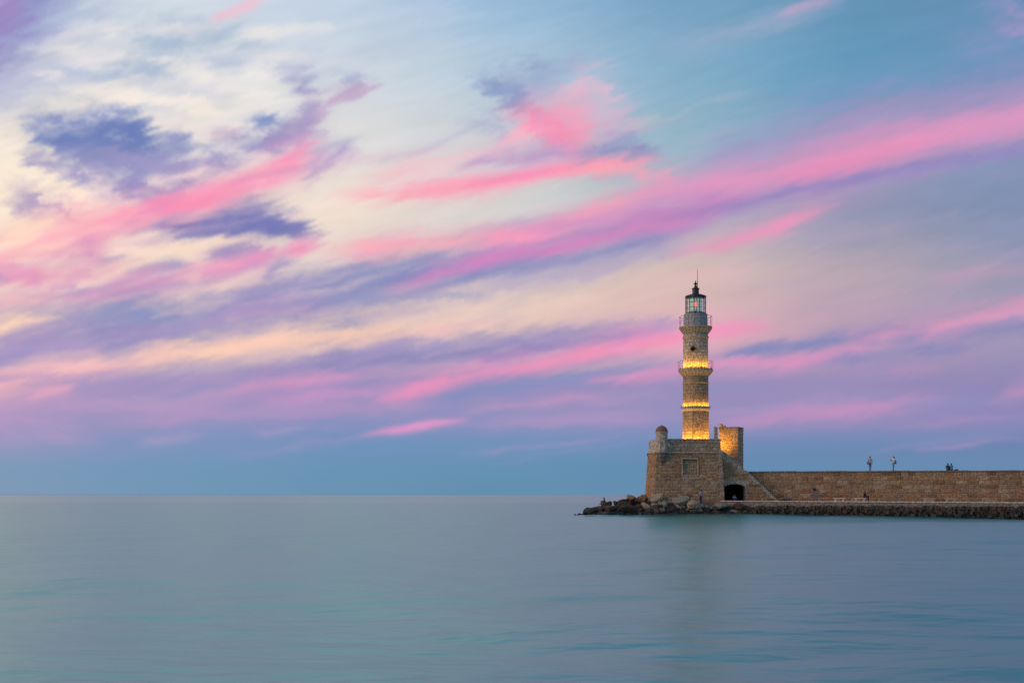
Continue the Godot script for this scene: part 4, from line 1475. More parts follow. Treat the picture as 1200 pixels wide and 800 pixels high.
	for r in 3:
		for i in 14:
			var a0 := TAU * i / 14.0 + 0.08
			var a1 := TAU * (i + 1) / 14.0 - 0.08
			var ya := lerpf(la, lb, r / 3.0) + 0.04
			var yb := lerpf(la, lb, (r + 1) / 3.0) - 0.04
			var ym := (ya + yb) * 0.5
			var sp := begin()
			var d0 := Vector3(sin(a0), 0, cos(a0))
			var d1 := Vector3(sin(a1), 0, cos(a1))
			quad(sp, d0 * 0.82 + Vector3(0, ya, 0), d1 * 0.82 + Vector3(0, ya, 0), d1 * 0.88 + Vector3(0, ym, 0), d0 * 0.88 + Vector3(0, ym, 0))
			quad(sp, d0 * 0.88 + Vector3(0, ym, 0), d1 * 0.88 + Vector3(0, ym, 0), d1 * 0.82 + Vector3(0, yb, 0), d0 * 0.82 + Vector3(0, yb, 0))
			quad(sp, d1 * 0.76 + Vector3(0, ya, 0), d0 * 0.76 + Vector3(0, ya, 0), d0 * 0.76 + Vector3(0, yb, 0), d1 * 0.76 + Vector3(0, yb, 0))
			quad(sp, d0 * 0.82 + Vector3(0, yb, 0), d1 * 0.82 + Vector3(0, yb, 0), d1 * 0.76 + Vector3(0, yb, 0), d0 * 0.76 + Vector3(0, yb, 0))
			quad(sp, d0 * 0.76 + Vector3(0, ya, 0), d1 * 0.76 + Vector3(0, ya, 0), d1 * 0.82 + Vector3(0, ya, 0), d0 * 0.82 + Vector3(0, ya, 0))
			part("beacon_prism" if r == 1 and i == 13 else "lamp_prism", finish(sp), M.beacon if r == 1 and i == 13 else M.lens, lens)
	var bl := OmniLight3D.new()
	bl.name = "beacon_light"
	bl.light_color = Color(1.0, 0.35, 0.22)
	bl.light_energy = 0.05
	bl.light_size = 0.1
	bl.omni_range = 20.0
	bl.omni_attenuation = 2.0
	bl.shadow_enabled = true
	L.add_child(bl)
	bl.position = Vector3(-0.1, yl, 0.98)
	# roof, ventilator, finial, lightning rod
	var y344: float = Y.call(344.6)
	var roof := part("roof", lathe_mesh([[12.4 * k, y347], [12.4 * k, y347 + 0.08], [8.0 * k, lerpf(y347, y344, 0.75)], [4.6 * k, y344 + 0.02], [3.6 * k, y344 + 0.06]], 12, false, PI / 12), M.roof, L)
	part("ventilator", lathe_mesh([[3.9 * k, y344], [3.9 * k, Y.call(339.0)], [4.6 * k, Y.call(338.8)], [4.6 * k, Y.call(338.0)], [2.0 * k, Y.call(336.6)], [1.4 * k, Y.call(335.0)], [1.2 * k, Y.call(334.0)]], 12), M.roof, roof)
	part("finial", lathe_mesh([[1.2 * k, Y.call(334.2)], [0.8 * k, Y.call(333.4)], [2.6 * k, Y.call(332.8)], [2.6 * k, Y.call(332.3)], [1.0 * k, Y.call(331.4)], [0.6 * k, Y.call(330.4)], [0.9 * k, Y.call(329.6)], [0.0, Y.call(328.6)]], 8), M.roof, roof)
	var rod := begin()
	add_tube(rod, Vector3(2.0 * k, Y.call(338.0), 0.1), Vector3(2.0 * k, Y.call(315.5), 0.1), 0.045, 0.02, 6)
	part("lightning_rod", finish(rod), M.iron, roof)

func gallery(L: Node3D, r: float, y0: float, y1: float, y2: float, rs: float, ytop: float, rr: float) -> void:
	var d := rs - r
	var h := y1 - y0
	var g := part("gallery", lathe_mesh([[r - 0.03, y0 - 0.06], [r + d * 0.12, y0], [r + d * 0.16, y0 + h * 0.22], [r + d * 0.36, y0 + h * 0.34], [r + d * 0.42, y0 + h * 0.56], [r + d * 0.70, y0 + h * 0.74], [r + d * 0.76, y1 - 0.02], [rs - 0.02, y1], [rs, y1 + 0.04], [rs, y2 - 0.03], [rs - 0.03, y2], [r - 0.06, y2 + 0.01]], 32, false), M.pale, L)
	var wedge := extrude(PackedVector2Array([Vector2(0, 0), Vector2(d * 0.35, h * 0.3), Vector2(d * 0.85, h * 0.82), Vector2(d * 0.9, h - 0.02), Vector2(0, h - 0.02)]), 0.085, -0.085)
	for i in 28:
		var a := TAU * i / 28.0
		var bs := Basis(Vector3.UP, a - PI / 2)
		part("bracket", wedge, M.pale, g, Transform3D(bs, Vector3(sin(a), 0, cos(a)) * (r + 0.03) + Vector3(0, y0, 0)))
	var rail := part("railing", lathe_mesh([[rr - 0.02, ytop - 0.04], [rr + 0.02, ytop - 0.04], [rr + 0.02, ytop], [rr - 0.02, ytop], [rr - 0.02, ytop - 0.04]], 40), M.rail, L)
	for f in [0.5]:
		var yy := lerpf(y2, ytop, f)
		part("wire", lathe_mesh([[rr - 0.008, yy], [rr + 0.008, yy], [rr + 0.008, yy + 0.02], [rr - 0.008, yy + 0.02], [rr - 0.008, yy]], 40), M.rail, rail)
	var post := begin()
	add_tube(post, Vector3.ZERO, Vector3(0, ytop - y1 - 0.02, 0), 0.016, 0.014, 5)
	var pm := finish(post)
	for i in 16:
		var a := TAU * (i + 0.5) / 16.0
		part("post", pm, M.rail, rail, Transform3D(Basis(), Vector3(sin(a) * rr, y1 + 0.0, cos(a) * rr)))

# ------------------------------------------------------------------ boulders

func boulder_mesh(s: int) -> ArrayMesh:
	# a rock split along a few random planes, with a rough skin
	var g := RandomNumberGenerator.new()
	g.seed = s
	var nz := FastNoiseLite.new()
	noise(nz, s, 1.4, 3)
	var planes := []
	for k in 16:
		var d := Vector3(g.randfn(), g.randfn(), g.randfn()).normalized()
		planes.append([d, g.randf_range(0.55, 0.95)])
	var nu := 18
	var nv := 11
	var p := []
	for j in nv + 1:
		for i in nu:
			var a := TAU * i / nu
			var b := PI * j / nv
			var d := Vector3(sin(b) * sin(a), cos(b), sin(b) * cos(a))
			var r := 1.15
			for q in planes:
				var c := d.dot(q[0])
				if c > 0.05:
					r = minf(r, float(q[1]) / c)
			r *= 1.0 + 0.14 * nz.get_noise_3dv(d * 1.0) + 0.09 * nz.get_noise_3dv(d * 4.0)
			p.append(d * r)
	var st := begin()
	for j in nv:
		for i in nu:
			var n := (i + 1) % nu
			var a: Vector3 = p[j * nu + i]
			var b: Vector3 = p[j * nu + n]
			var c: Vector3 = p[(j + 1) * nu + n]
			var d: Vector3 = p[(j + 1) * nu + i]
			if j < nv - 1:
				tri(st, a, d, c)
			else:
				tri(st, a, d, b)
				continue
			if j > 0:
				tri(st, a, c, b)
	return finish(st)

const OUTLINE := [[664, 606], [672, 604], [680, 599.5], [690, 595], [700, 590.5], [710, 587.5], [720, 586], [732, 583], [740, 580], [750, 582], [762, 583], [776, 585], [790, 588], [806, 588], [820, 591], [840, 592], [870, 592.5], [900, 593], [912, 596]]

func outline_y(x: float) -> float:
	for k in OUTLINE.size() - 1:
		if x <= float(OUTLINE[k + 1][0]):
			return lerpf(OUTLINE[k][1], OUTLINE[k + 1][1], clampf((x - OUTLINE[k][0]) / (float(OUTLINE[k + 1][0]) - float(OUTLINE[k][0])), 0.0, 1.0))
	return 600.0

func make_boulders() -> void:
	var blotch := mottle(15, 0.02, Color(0.40, 0.38, 0.34), Color(0.78, 0.76, 0.72), Color(1, 1, 1), 5)
	var kinds := {
		"wet": [rock(Vector3(0.022, 0.020, 0.016), blotch, M.bump, 0.6, 0.55), "black weed covered boulder at the waterline below the fort", "dark boulders along the waterline"],
		"olive": [rock(Vector3(0.058, 0.050, 0.032), blotch, M.bump, 0.6), "dark olive boulder on the low rocky tip", "boulders of the rocky tip"],
		"brown": [rock(Vector3(0.09, 0.066, 0.043), blotch, M.bump, 0.6), "brown boulder heaped on the rocky tip beside the fort", "brown boulders of the rocky tip"],
		"tan": [rock(Vector3(0.42, 0.26, 0.14), blotch, M.bump, 0.6), "orange tan boulder lying among the darker rocks", "tan boulders among the dark rocks"],
		"pale": [rock(Vector3(0.46, 0.42, 0.32), blotch, M.bump, 0.6), "pale grey boulder piled against the foot of the fort", "pale boulders below the fort"],
		"green": [rock(Vector3(0.36, 0.37, 0.29), blotch, M.bump, 0.6), "greenish grey boulder piled against the foot of the fort", "greenish boulders below the fort"]}
	var shapes: Array[ArrayMesh] = []
	for k in 9:
		shapes.append(boulder_mesh(400 + k))
	var put := func(kind: String, c: Vector3, s: Vector3):
		var o := MeshInstance3D.new()
		o.name = numbered("boulder")
		o.mesh = shapes[rng.randi() % 9]
		o.material_override = kinds[kind][0]
		add_child(o)
		o.transform = Transform3D(Basis(Vector3.UP, rng.randf() * TAU) * Basis(Vector3.RIGHT, rng.randf_range(-0.5, 0.5)) * Basis.from_scale(s), c)
		tag(o, kinds[kind][1], "boulder", kinds[kind][2])
	# the mound that the boulders lie on
	var st := begin()
	var xs := []
	var x := 670.0
	while x <= 916.0:
		xs.append(x)
		x += 6.0
	var rows := []
	for f in xs:
		var near := smoothstep(735.0, 790.0, f)
		var back := lerpf(157.0, 149.8, near)
		var top := lerpf(152.0, 149.2, near)
		var hy := outline_y(f) + 7.0
		var tip := clampf((f - 668.0) / 30.0, 0.0, 1.0)
		var P := spot(f, minf(hy, 606.0), top)
		rows.append([Vector3(P.x, -1.5, -lerpf(150.5, back, tip)), Vector3(P.x, P.y * 0.9, -lerpf(150.5, lerpf(top, back, 0.5), tip)), P, Vector3(P.x, P.y * 0.35, -lerpf(149.5, lerpf(148.2, 147.4, near), tip)), Vector3(P.x, -1.5, -lerpf(149.0, 146.6, tip))])
	for i in rows.size() - 1:
		for j in 4:
			quad(st, rows[i][j + 1], rows[i + 1][j + 1], rows[i + 1][j], rows[i][j])
	structure("rock_mound", finish(st), M.weed)
	# boulders, row by row from the crest down to the water
	for row in 5:
		var f := row / 4.0
		x = 672.0 + rng.randf() * 4.0
		while x < 908.0:
			var on_tip := x < 762.0
			var depth := lerpf(152.3 if on_tip else 148.9, 147.4 if on_tip else 147.0, f) + rng.randf_range(-0.3, 0.3)
			var ty := outline_y(x)
			var y := lerpf(ty + 4.5, 604.5, f) + rng.randf_range(-1.2, 1.2)
			var size := rng.randf_range(0.45, 0.85) * clampf((x - 660.0) / 45.0, 0.35, 1.0)
			size *= 0.78 if on_tip else 0.85
			if x > 850.0:
				size *= 0.75
				if row == 0:
					x += 9.0
					continue
			var kind := "wet"
			if y < 601.0 and not (row >= 4):
				if x < 718.0:
					kind = "olive" if rng.randf() < 0.75 else "brown"
				elif x < 764.0:
					kind = "brown" if rng.randf() < 0.5 else "olive"
					if row <= 1 and x > 745.0 and rng.randf() < 0.2:
						kind = "tan"
				elif row <= 1 or (row == 2 and rng.randf() < 0.5):
					kind = "pale" if rng.randf() < 0.55 else "green"
					if rng.randf() < 0.2:
						kind = "brown"
				elif rng.randf() < 0.3:
					kind = "olive"
			var c := spot(x, y, depth)
			put.call(kind, c, Vector3(size * rng.randf_range(0.9, 1.45), size * rng.randf_range(0.65, 0.95), size * rng.randf_range(0.9, 1.2)))
			x += rng.randf_range(6.5, 10.5) * 0.75
	# the large ones that stand out
	for b in [["tan", 740, 583, 150.6, 0.75, 0.5, "small tan boulder on the crest of the rocky tip"], ["tan", 753, 584.5, 149.8, 0.9, 0.6, "large tan boulder touching the left corner of the fort"], ["pale", 772, 585.5, 148.7, 1.15, 0.75, "large cream boulder below the sentry turret"], ["green", 800, 588.5, 148.2, 1.5, 0.7, "broad greenish boulder below the walled-up window"], ["pale", 813, 592, 147.5, 1.25, 0.65, "cream boulder in front of the person in the lilac shirt"], ["brown", 716, 595.5, 148.3, 0.9, 0.55, "squat brown boulder low on the rocky tip"], ["brown", 737, 597, 147.8, 1.4, 0.5, "long flat brown boulder just above the water at the rocky tip"], ["olive", 692, 599.5, 148.6, 1.1, 0.5, "long olive boulder at the outermost end of the tip"], ["pale", 757, 592.5, 148.3, 0.55, 0.5, "small pale boulder between brown rocks and the fort"], ["green", 844, 592.5, 147.9, 1.2, 0.45, "flat greenish boulder in front of the arched passage"], ["brown", 866, 594, 147.6, 1.1, 0.55, "rust brown boulder below the arched passage"], ["pale", 889, 593.5, 147.9, 0.8, 0.4, "small pale boulder where the quay paving begins"]]:
		put.call(b[0], spot(b[1], b[2], b[3]), Vector3(b[4] * 0.88, b[5] * 0.88, 0.75))
		tag(get_child(get_child_count() - 1), b[6], "boulder")

# ------------------------------------------------------------------ benches

func wall_point(cx: float, out := 0.0) -> Vector3:
	# on the foot line of the breakwater wall where the drawing's x is cx, moved out towards the water
	var t := 0.0
	var lo := 0.0
	var hi := 1.0
	for k in 30:
		t = (lo + hi) * 0.5
		var p := wall_a.lerp(wall_b, t)
		if 600.0 + p.x / -p.z * LENS < cx:
			lo = t
		else:
			hi = t
	var d := (wall_b - wall_a).normalized()
	var n := Vector3(-d.z, 0, d.x)
	if n.z < 0:
		n = -n
	return wall_a.lerp(wall_b, t) + n * out

func quay_height(p: Vector3) -> float:
	# the paving slopes gently down to the right
	return lerpf(1.74, 1.585, clampf((p.x - 24.2) / 40.3, 0.0, 1.0))

func make_benches() -> void:
	var d := wall_b - wall_a
	var yaw := atan2(-d.z, d.x)
	var items := [[983.0, 1.35, "white", "white stone bench without a back, standing free of people by the wall"], [1007.0, 1.35, "white", "white stone bench with a person in black on its end"], [1085.5, 1.05, "bench_grey", "short grey stone bench by the wall under the seated pair"], [1112.0, 1.25, "bench_grey", "long grey stone bench by the wall under the seated pair"]]
	for i in items:
		var at := wall_point(i[0], 1.6)
		at.y = quay_height(at) - 0.01
		var b := thing("bench", at, i[3], "bench", "stone benches along the wall")
		b.rotation.y = yaw
		var w: float = i[1] * 0.5
		part("seat", box_mesh(Vector3(-w, 0.40, -0.22), Vector3(w, 0.50, 0.22), 0.015), M[i[2]], b)
		for s in [-1.0, 1.0]:
			part("leg", box_mesh(Vector3(s * w * 0.62 - 0.09, 0.0, -0.17), Vector3(s * w * 0.62 + 0.09, 0.40, 0.17)), M[i[2]], b)

# ------------------------------------------------------------------ people

# bones: [a, b, radius a, radius b, colour]; a smooth union of tapered capsules meshed as surface nets
func nets(bones: Array, cell: float, blend: float) -> ArrayMesh:
	var lo := Vector3.ONE * 1e9
	var hi := -lo
	for b in bones:
		var r := maxf(b[2], b[3]) + cell * 3.0
		for q in [b[0], b[1]]:
			lo = lo.min(q - Vector3.ONE * r)
			hi = hi.max(q + Vector3.ONE * r)
	var n := Vector3i(((hi - lo) / cell).ceil()) + Vector3i.ONE
	var val := PackedFloat32Array()
	val.resize(n.x * n.y * n.z)
	val.fill(1.0)
	var who := PackedByteArray()
	who.resize(val.size())
	var near := PackedFloat32Array()
	near.resize(val.size())
	near.fill(1.0)
	for bi in bones.size():
		var b: Array = bones[bi]
		var a: Vector3 = b[0]
		var d: Vector3 = b[1] - b[0]
		var dd := maxf(d.length_squared(), 1e-8)
		var r0: float = b[2]
		var r1: float = b[3]
		var m := maxf(r0, r1) + blend + cell * 1.5
		var q0 := Vector3i(((a.min(b[1]) - Vector3.ONE * m - lo) / cell).floor()).clamp(Vector3i.ZERO, n - Vector3i.ONE)
		var q1 := Vector3i(((a.max(b[1]) + Vector3.ONE * m - lo) / cell).ceil()).clamp(Vector3i.ZERO, n - Vector3i.ONE)
		for z in range(q0.z, q1.z + 1):
			for y in range(q0.y, q1.y + 1):
				for x in range(q0.x, q1.x + 1):
					var p := lo + Vector3(x, y, z) * cell - a
					var t := clampf(p.dot(d) / dd, 0.0, 1.0)
					var s := (p - d * t).length() - lerpf(r0, r1, t)
					var k := (z * n.y + y) * n.x + x
					var v := val[k]
					var h := clampf(0.5 + 0.5 * (v - s) / blend, 0.0, 1.0)
					val[k] = lerpf(v, s, h) - blend * h * (1.0 - h)
					if s < near[k]:
						near[k] = s
						who[k] = bi
	var st := SurfaceTool.new()
	st.begin(Mesh.PRIMITIVE_TRIANGLES)
	var index := {}
	var step := [1, n.x, n.x * n.y]
	var count := 0
	for z in n.z - 1:
		for y in n.y - 1:
			for x in n.x - 1:
				var k: int = (z * n.y + y) * n.x + x
				var mask := 0
				for c in 8:
					if val[k + (c & 1) * step[0] + ((c >> 1) & 1) * step[1] + (c >> 2) * step[2]] < 0.0:
						mask |= 1 << c
				if mask == 0 or mask == 255:
					continue
				var sum := Vector3.ZERO
				var cnt := 0
				for e in [[0, 1], [2, 3], [4, 5], [6, 7], [0, 2], [1, 3], [4, 6], [5, 7], [0, 4], [1, 5], [2, 6], [3, 7]]:
					var c0: int = e[0]
					var c1: int = e[1]
					if ((mask >> c0) & 1) == ((mask >> c1) & 1):
						continue
					var v0 := val[k + (c0 & 1) * step[0] + ((c0 >> 1) & 1) * step[1] + (c0 >> 2) * step[2]]
					var v1 := val[k + (c1 & 1) * step[0] + ((c1 >> 1) & 1) * step[1] + (c1 >> 2) * step[2]]
					var t := v0 / (v0 - v1)
					sum += Vector3(c0 & 1, (c0 >> 1) & 1, c0 >> 2).lerp(Vector3(c1 & 1, (c1 >> 1) & 1, c1 >> 2), t)
					cnt += 1
				var col: Vector3 = bones[who[k]][4]
				st.set_color(Color(col.x, col.y, col.z))
				st.set_smooth_group(0)
				st.add_vertex(lo + (Vector3(x, y, z) + sum / cnt) * cell)
				index[k] = count
				count += 1
	for k in index:
		for ax in 3:
			var s0: int = step[ax]
			var u: int = step[(ax + 1) % 3]
			var w: int = step[(ax + 2) % 3]
			if (val[k] < 0.0) == (val[k + s0] < 0.0):
				continue
			if not (index.has(k - u) and index.has(k - w) and index.has(k - u - w)):
				continue
			var a: int = index[k]
			var b: int = index[k - u]
			var c: int = index[k - u - w]
			var d: int = index[k - w]
			var order := [a, b, c, a, c, d] if val[k] < 0.0 else [a, c, b, a, d, c]
			for o in order:
				st.add_index(o)
	st.generate_normals()
	return st.commit()

var hand_shape: ArrayMesh
const SKIN := Vector3(0.38, 0.23, 0.16)

func make_hand() -> void:
	# a relaxed right hand hanging along -y, palm towards -x, thumb towards +z
	var b := []
	for k in 4:
		b.append([Vector3(0, 0, 0.0), Vector3(0, -0.085, 0.03 - 0.02 * k), 0.018, 0.012, SKIN])
	var lens := [0.068, 0.076, 0.070, 0.055]
	for k in 4:
		var z := 0.032 - 0.0215 * k
		var L: float = lens[k]
		var p0 := Vector3(0, -0.085, z)
		var p1 := p0 + Vector3(-0.006, -L * 0.45, 0)
		var p2 := p1 + Vector3(-0.018, -L * 0.32, 0)
		var p3 := p2 + Vector3(-0.018, -L * 0.2, 0)
		b.append([p0, p1, 0.0098, 0.009, SKIN])
		b.append([p1, p2, 0.009, 0.0085, SKIN])
		b.append([p2, p3, 0.0085, 0.0075, SKIN])
	b.append([Vector3(0, -0.02, 0.012), Vector3(-0.012, -0.055, 0.045), 0.014, 0.011, SKIN])
	b.append([Vector3(-0.012, -0.055, 0.045), Vector3(-0.022, -0.088, 0.052), 0.011, 0.009, SKIN])
	hand_shape = nets(b, 0.0055, 0.004)

# pose: joint -> place, facing +z; wear: colours of top, sleeve, legs, shoes, hair; long = hair down the back
func person(label: String, at: Vector3, yaw: float, J: Dictionary, wear: Dictionary, long := false) -> Node3D:
	var root := thing("person", at, label, "person")
	root.rotation.y = yaw
	var top: Vector3 = wear.top
	var sl: Vector3 = wear.get("sleeve", top)
	var leg: Vector3 = wear.legs
	var shoe: Vector3 = wear.get("shoes", Vector3(0.03, 0.03, 0.03))
	var head: Vector3 = J.head
	var face: Vector3 = J.get("look", Vector3(0, 0, 1))
	var upv: Vector3 = (head - (J.neck as Vector3)).normalized()
	var side := upv.cross(face).normalized()
	var b := []
	b.append([J.pelvis + Vector3(-0.05, 0, 0), J.pelvis + Vector3(0.05, 0, 0), 0.115, 0.115, leg])
	b.append([J.pelvis, (J.pelvis as Vector3).lerp(J.chest, 0.5), 0.12, 0.115, top])
	b.append([(J.pelvis as Vector3).lerp(J.chest, 0.5), J.chest, 0.115, 0.13, top])
	b.append([J.chest + Vector3(-0.06, 0.02, 0), J.chest + Vector3(0.06, 0.02, 0), 0.12, 0.12, top])
	b.append([J.shoulder[0], J.shoulder[1], 0.065, 0.065, top])
	b.append([(J.chest as Vector3).lerp(J.neck, 0.6), J.neck, 0.06, 0.05, SKIN])
	b.append([J.neck, head, 0.05, 0.06, SKIN])
	b.append([head + upv * 0.03, head - upv * 0.05 + face * 0.02, 0.085, 0.062, SKIN])
	b.append([head + face * 0.085 + upv * 0.01, head + face * 0.10 - upv * 0.025, 0.012, 0.016, SKIN])
	for s in [-1.0, 1.0]:
		b.append([head + side * 0.08 * s + upv * 0.015, head + side * 0.085 * s - upv * 0.015, 0.014, 0.012, SKIN])
	for i in 2:
		b.append([J.shoulder[i], J.elbow[i], 0.052, 0.042, sl])
		b.append([J.elbow[i], J.wrist[i], 0.042, 0.028, wear.get("fore", SKIN)])
		b.append([J.hip[i], J.knee[i], 0.088, 0.06, leg])
		b.append([J.knee[i], J.ankle[i], 0.058, 0.04, leg])
		var f: Vector3 = J.foot[i]
		b.append([J.ankle[i], J.ankle[i] + f * 0.16 + Vector3(0, -0.035, 0), 0.045, 0.035, shoe])
	var body := nets(b, 0.026, 0.035)
	var st := SurfaceTool.new()
	st.append_from(body, 0, Transform3D.IDENTITY)
	for i in 2:
		var w: Vector3 = J.wrist[i]
		var dn: Vector3 = -(w - (J.elbow[i] as Vector3)).normalized()
		var fx := Vector3(1 if i == 1 else -1, 0, 0)
		fx = (fx - dn * fx.dot(dn)).normalized()
		var fz := fx.cross(dn)
		var bs := Basis(fx, dn, fz)
		if i == 0:
			bs = Basis(fx, dn, -fz)
		st.append_from(hand_shape, 0, Transform3D(bs, w))
	part("body", st.commit(), M.cloth, root)
	# hair
	var hc: Vector3 = wear.hair
	var h := []
	h.append([head + upv * 0.045 - face * 0.02, head + upv * 0.02 - face * 0.035, 0.088, 0.088, hc])
	h.append([head + upv * 0.01 - face * 0.04, head - upv * 0.06 - face * 0.05, 0.08, 0.06, hc])
	if long:
		h.append([head - upv * 0.02 - face * 0.06, head - upv * 0.30 - face * 0.11, 0.085, 0.075, hc])
	part("hair", nets(h, 0.02, 0.02), M.cloth, root)
	return root

func stand_pose() -> Dictionary:
	return {"pelvis": Vector3(0, 0.93, 0), "chest": Vector3(0, 1.26, 0), "neck": Vector3(0, 1.46, 0), "head": Vector3(0, 1.585, 0.02), "shoulder": [Vector3(-0.165, 1.38, 0), Vector3(0.165, 1.38, 0)], "elbow": [Vector3(-0.23, 1.10, -0.03), Vector3(0.23, 1.10, -0.03)], "wrist": [Vector3(-0.24, 0.86, 0.05), Vector3(0.24, 0.86, 0.05)], "hip": [Vector3(-0.085, 0.88, 0), Vector3(0.085, 0.88, 0)], "knee": [Vector3(-0.095, 0.48, 0.02), Vector3(0.095, 0.48, 0.02)], "ankle": [Vector3(-0.10, 0.08, 0), Vector3(0.10, 0.08, 0)], "foot": [Vector3(-0.1, 0, 1), Vector3(0.1, 0, 1)]}

func seat_pose(h: float) -> Dictionary:
	return {"pelvis": Vector3(0, h + 0.12, 0), "chest": Vector3(0, h + 0.44, 0.05), "neck": Vector3(0, h + 0.62, 0.08), "head": Vector3(0, h + 0.75, 0.12), "shoulder": [Vector3(-0.165, h + 0.55, 0.06), Vector3(0.165, h + 0.55, 0.06)], "elbow": [Vector3(-0.22, h + 0.30, 0.14), Vector3(0.22, h + 0.30, 0.14)], "wrist": [Vector3(-0.13, h + 0.22, 0.36), Vector3(0.13, h + 0.22, 0.36)], "hip": [Vector3(-0.09, h + 0.10, 0.02), Vector3(0.09, h + 0.10, 0.02)], "knee": [Vector3(-0.11, h + 0.08, 0.43), Vector3(0.11, h + 0.08, 0.43)], "ankle": [Vector3(-0.11, 0.08, 0.42), Vector3(0.11, 0.08, 0.48)], "foot": [Vector3(0, 0, 1), Vector3(0, 0, 1)]}

func ground_pose() -> Dictionary:
	return {"pelvis": Vector3(0, 0.12, 0), "chest": Vector3(0, 0.43, 0.04), "neck": Vector3(0, 0.61, 0.08), "head": Vector3(0, 0.73, 0.12), "shoulder": [Vector3(-0.165, 0.54, 0.06), Vector3(0.165, 0.54, 0.06)], "elbow": [Vector3(-0.23, 0.34, 0.22), Vector3(0.23, 0.34, 0.22)], "wrist": [Vector3(-0.09, 0.36, 0.44), Vector3(0.09, 0.36, 0.44)], "hip": [Vector3(-0.09, 0.11, 0.03), Vector3(0.09, 0.11, 0.03)], "knee": [Vector3(-0.12, 0.42, 0.36), Vector3(0.12, 0.42, 0.36)], "ankle": [Vector3(-0.12, 0.08, 0.50), Vector3(0.12, 0.08, 0.50)], "foot": [Vector3(0, 0, 1), Vector3(0, 0, 1)]}

func bag(label: String, at: Vector3, s: Vector3, strap_to := Vector3.ZERO) -> void:
	var b := thing("shoulder_bag", at, label, "bag")
	part("pouch", nets([[Vector3(-s.x, -s.y, 0), Vector3(s.x, -s.y, 0), s.z, s.z, Vector3(0.03, 0.03, 0.04)], [Vector3(-s.x * 0.8, s.y, 0), Vector3(s.x * 0.8, s.y, 0), s.z * 0.8, s.z * 0.8, Vector3(0.03, 0.03, 0.04)], [Vector3(0, -s.y, 0), Vector3(0, s.y, 0), s.z, s.z, Vector3(0.03, 0.03, 0.04)]], 0.02, 0.05), M.cloth, b)
	if strap_to != Vector3.ZERO:
		var st := begin()
		add_tube(st, Vector3(-s.x * 0.7, s.y, 0), strap_to, 0.012, 0.012, 5)
		add_tube(st, Vector3(s.x * 0.7, s.y, 0), strap_to, 0.012, 0.012, 5)
		part("strap", finish(st), M.iron, b)

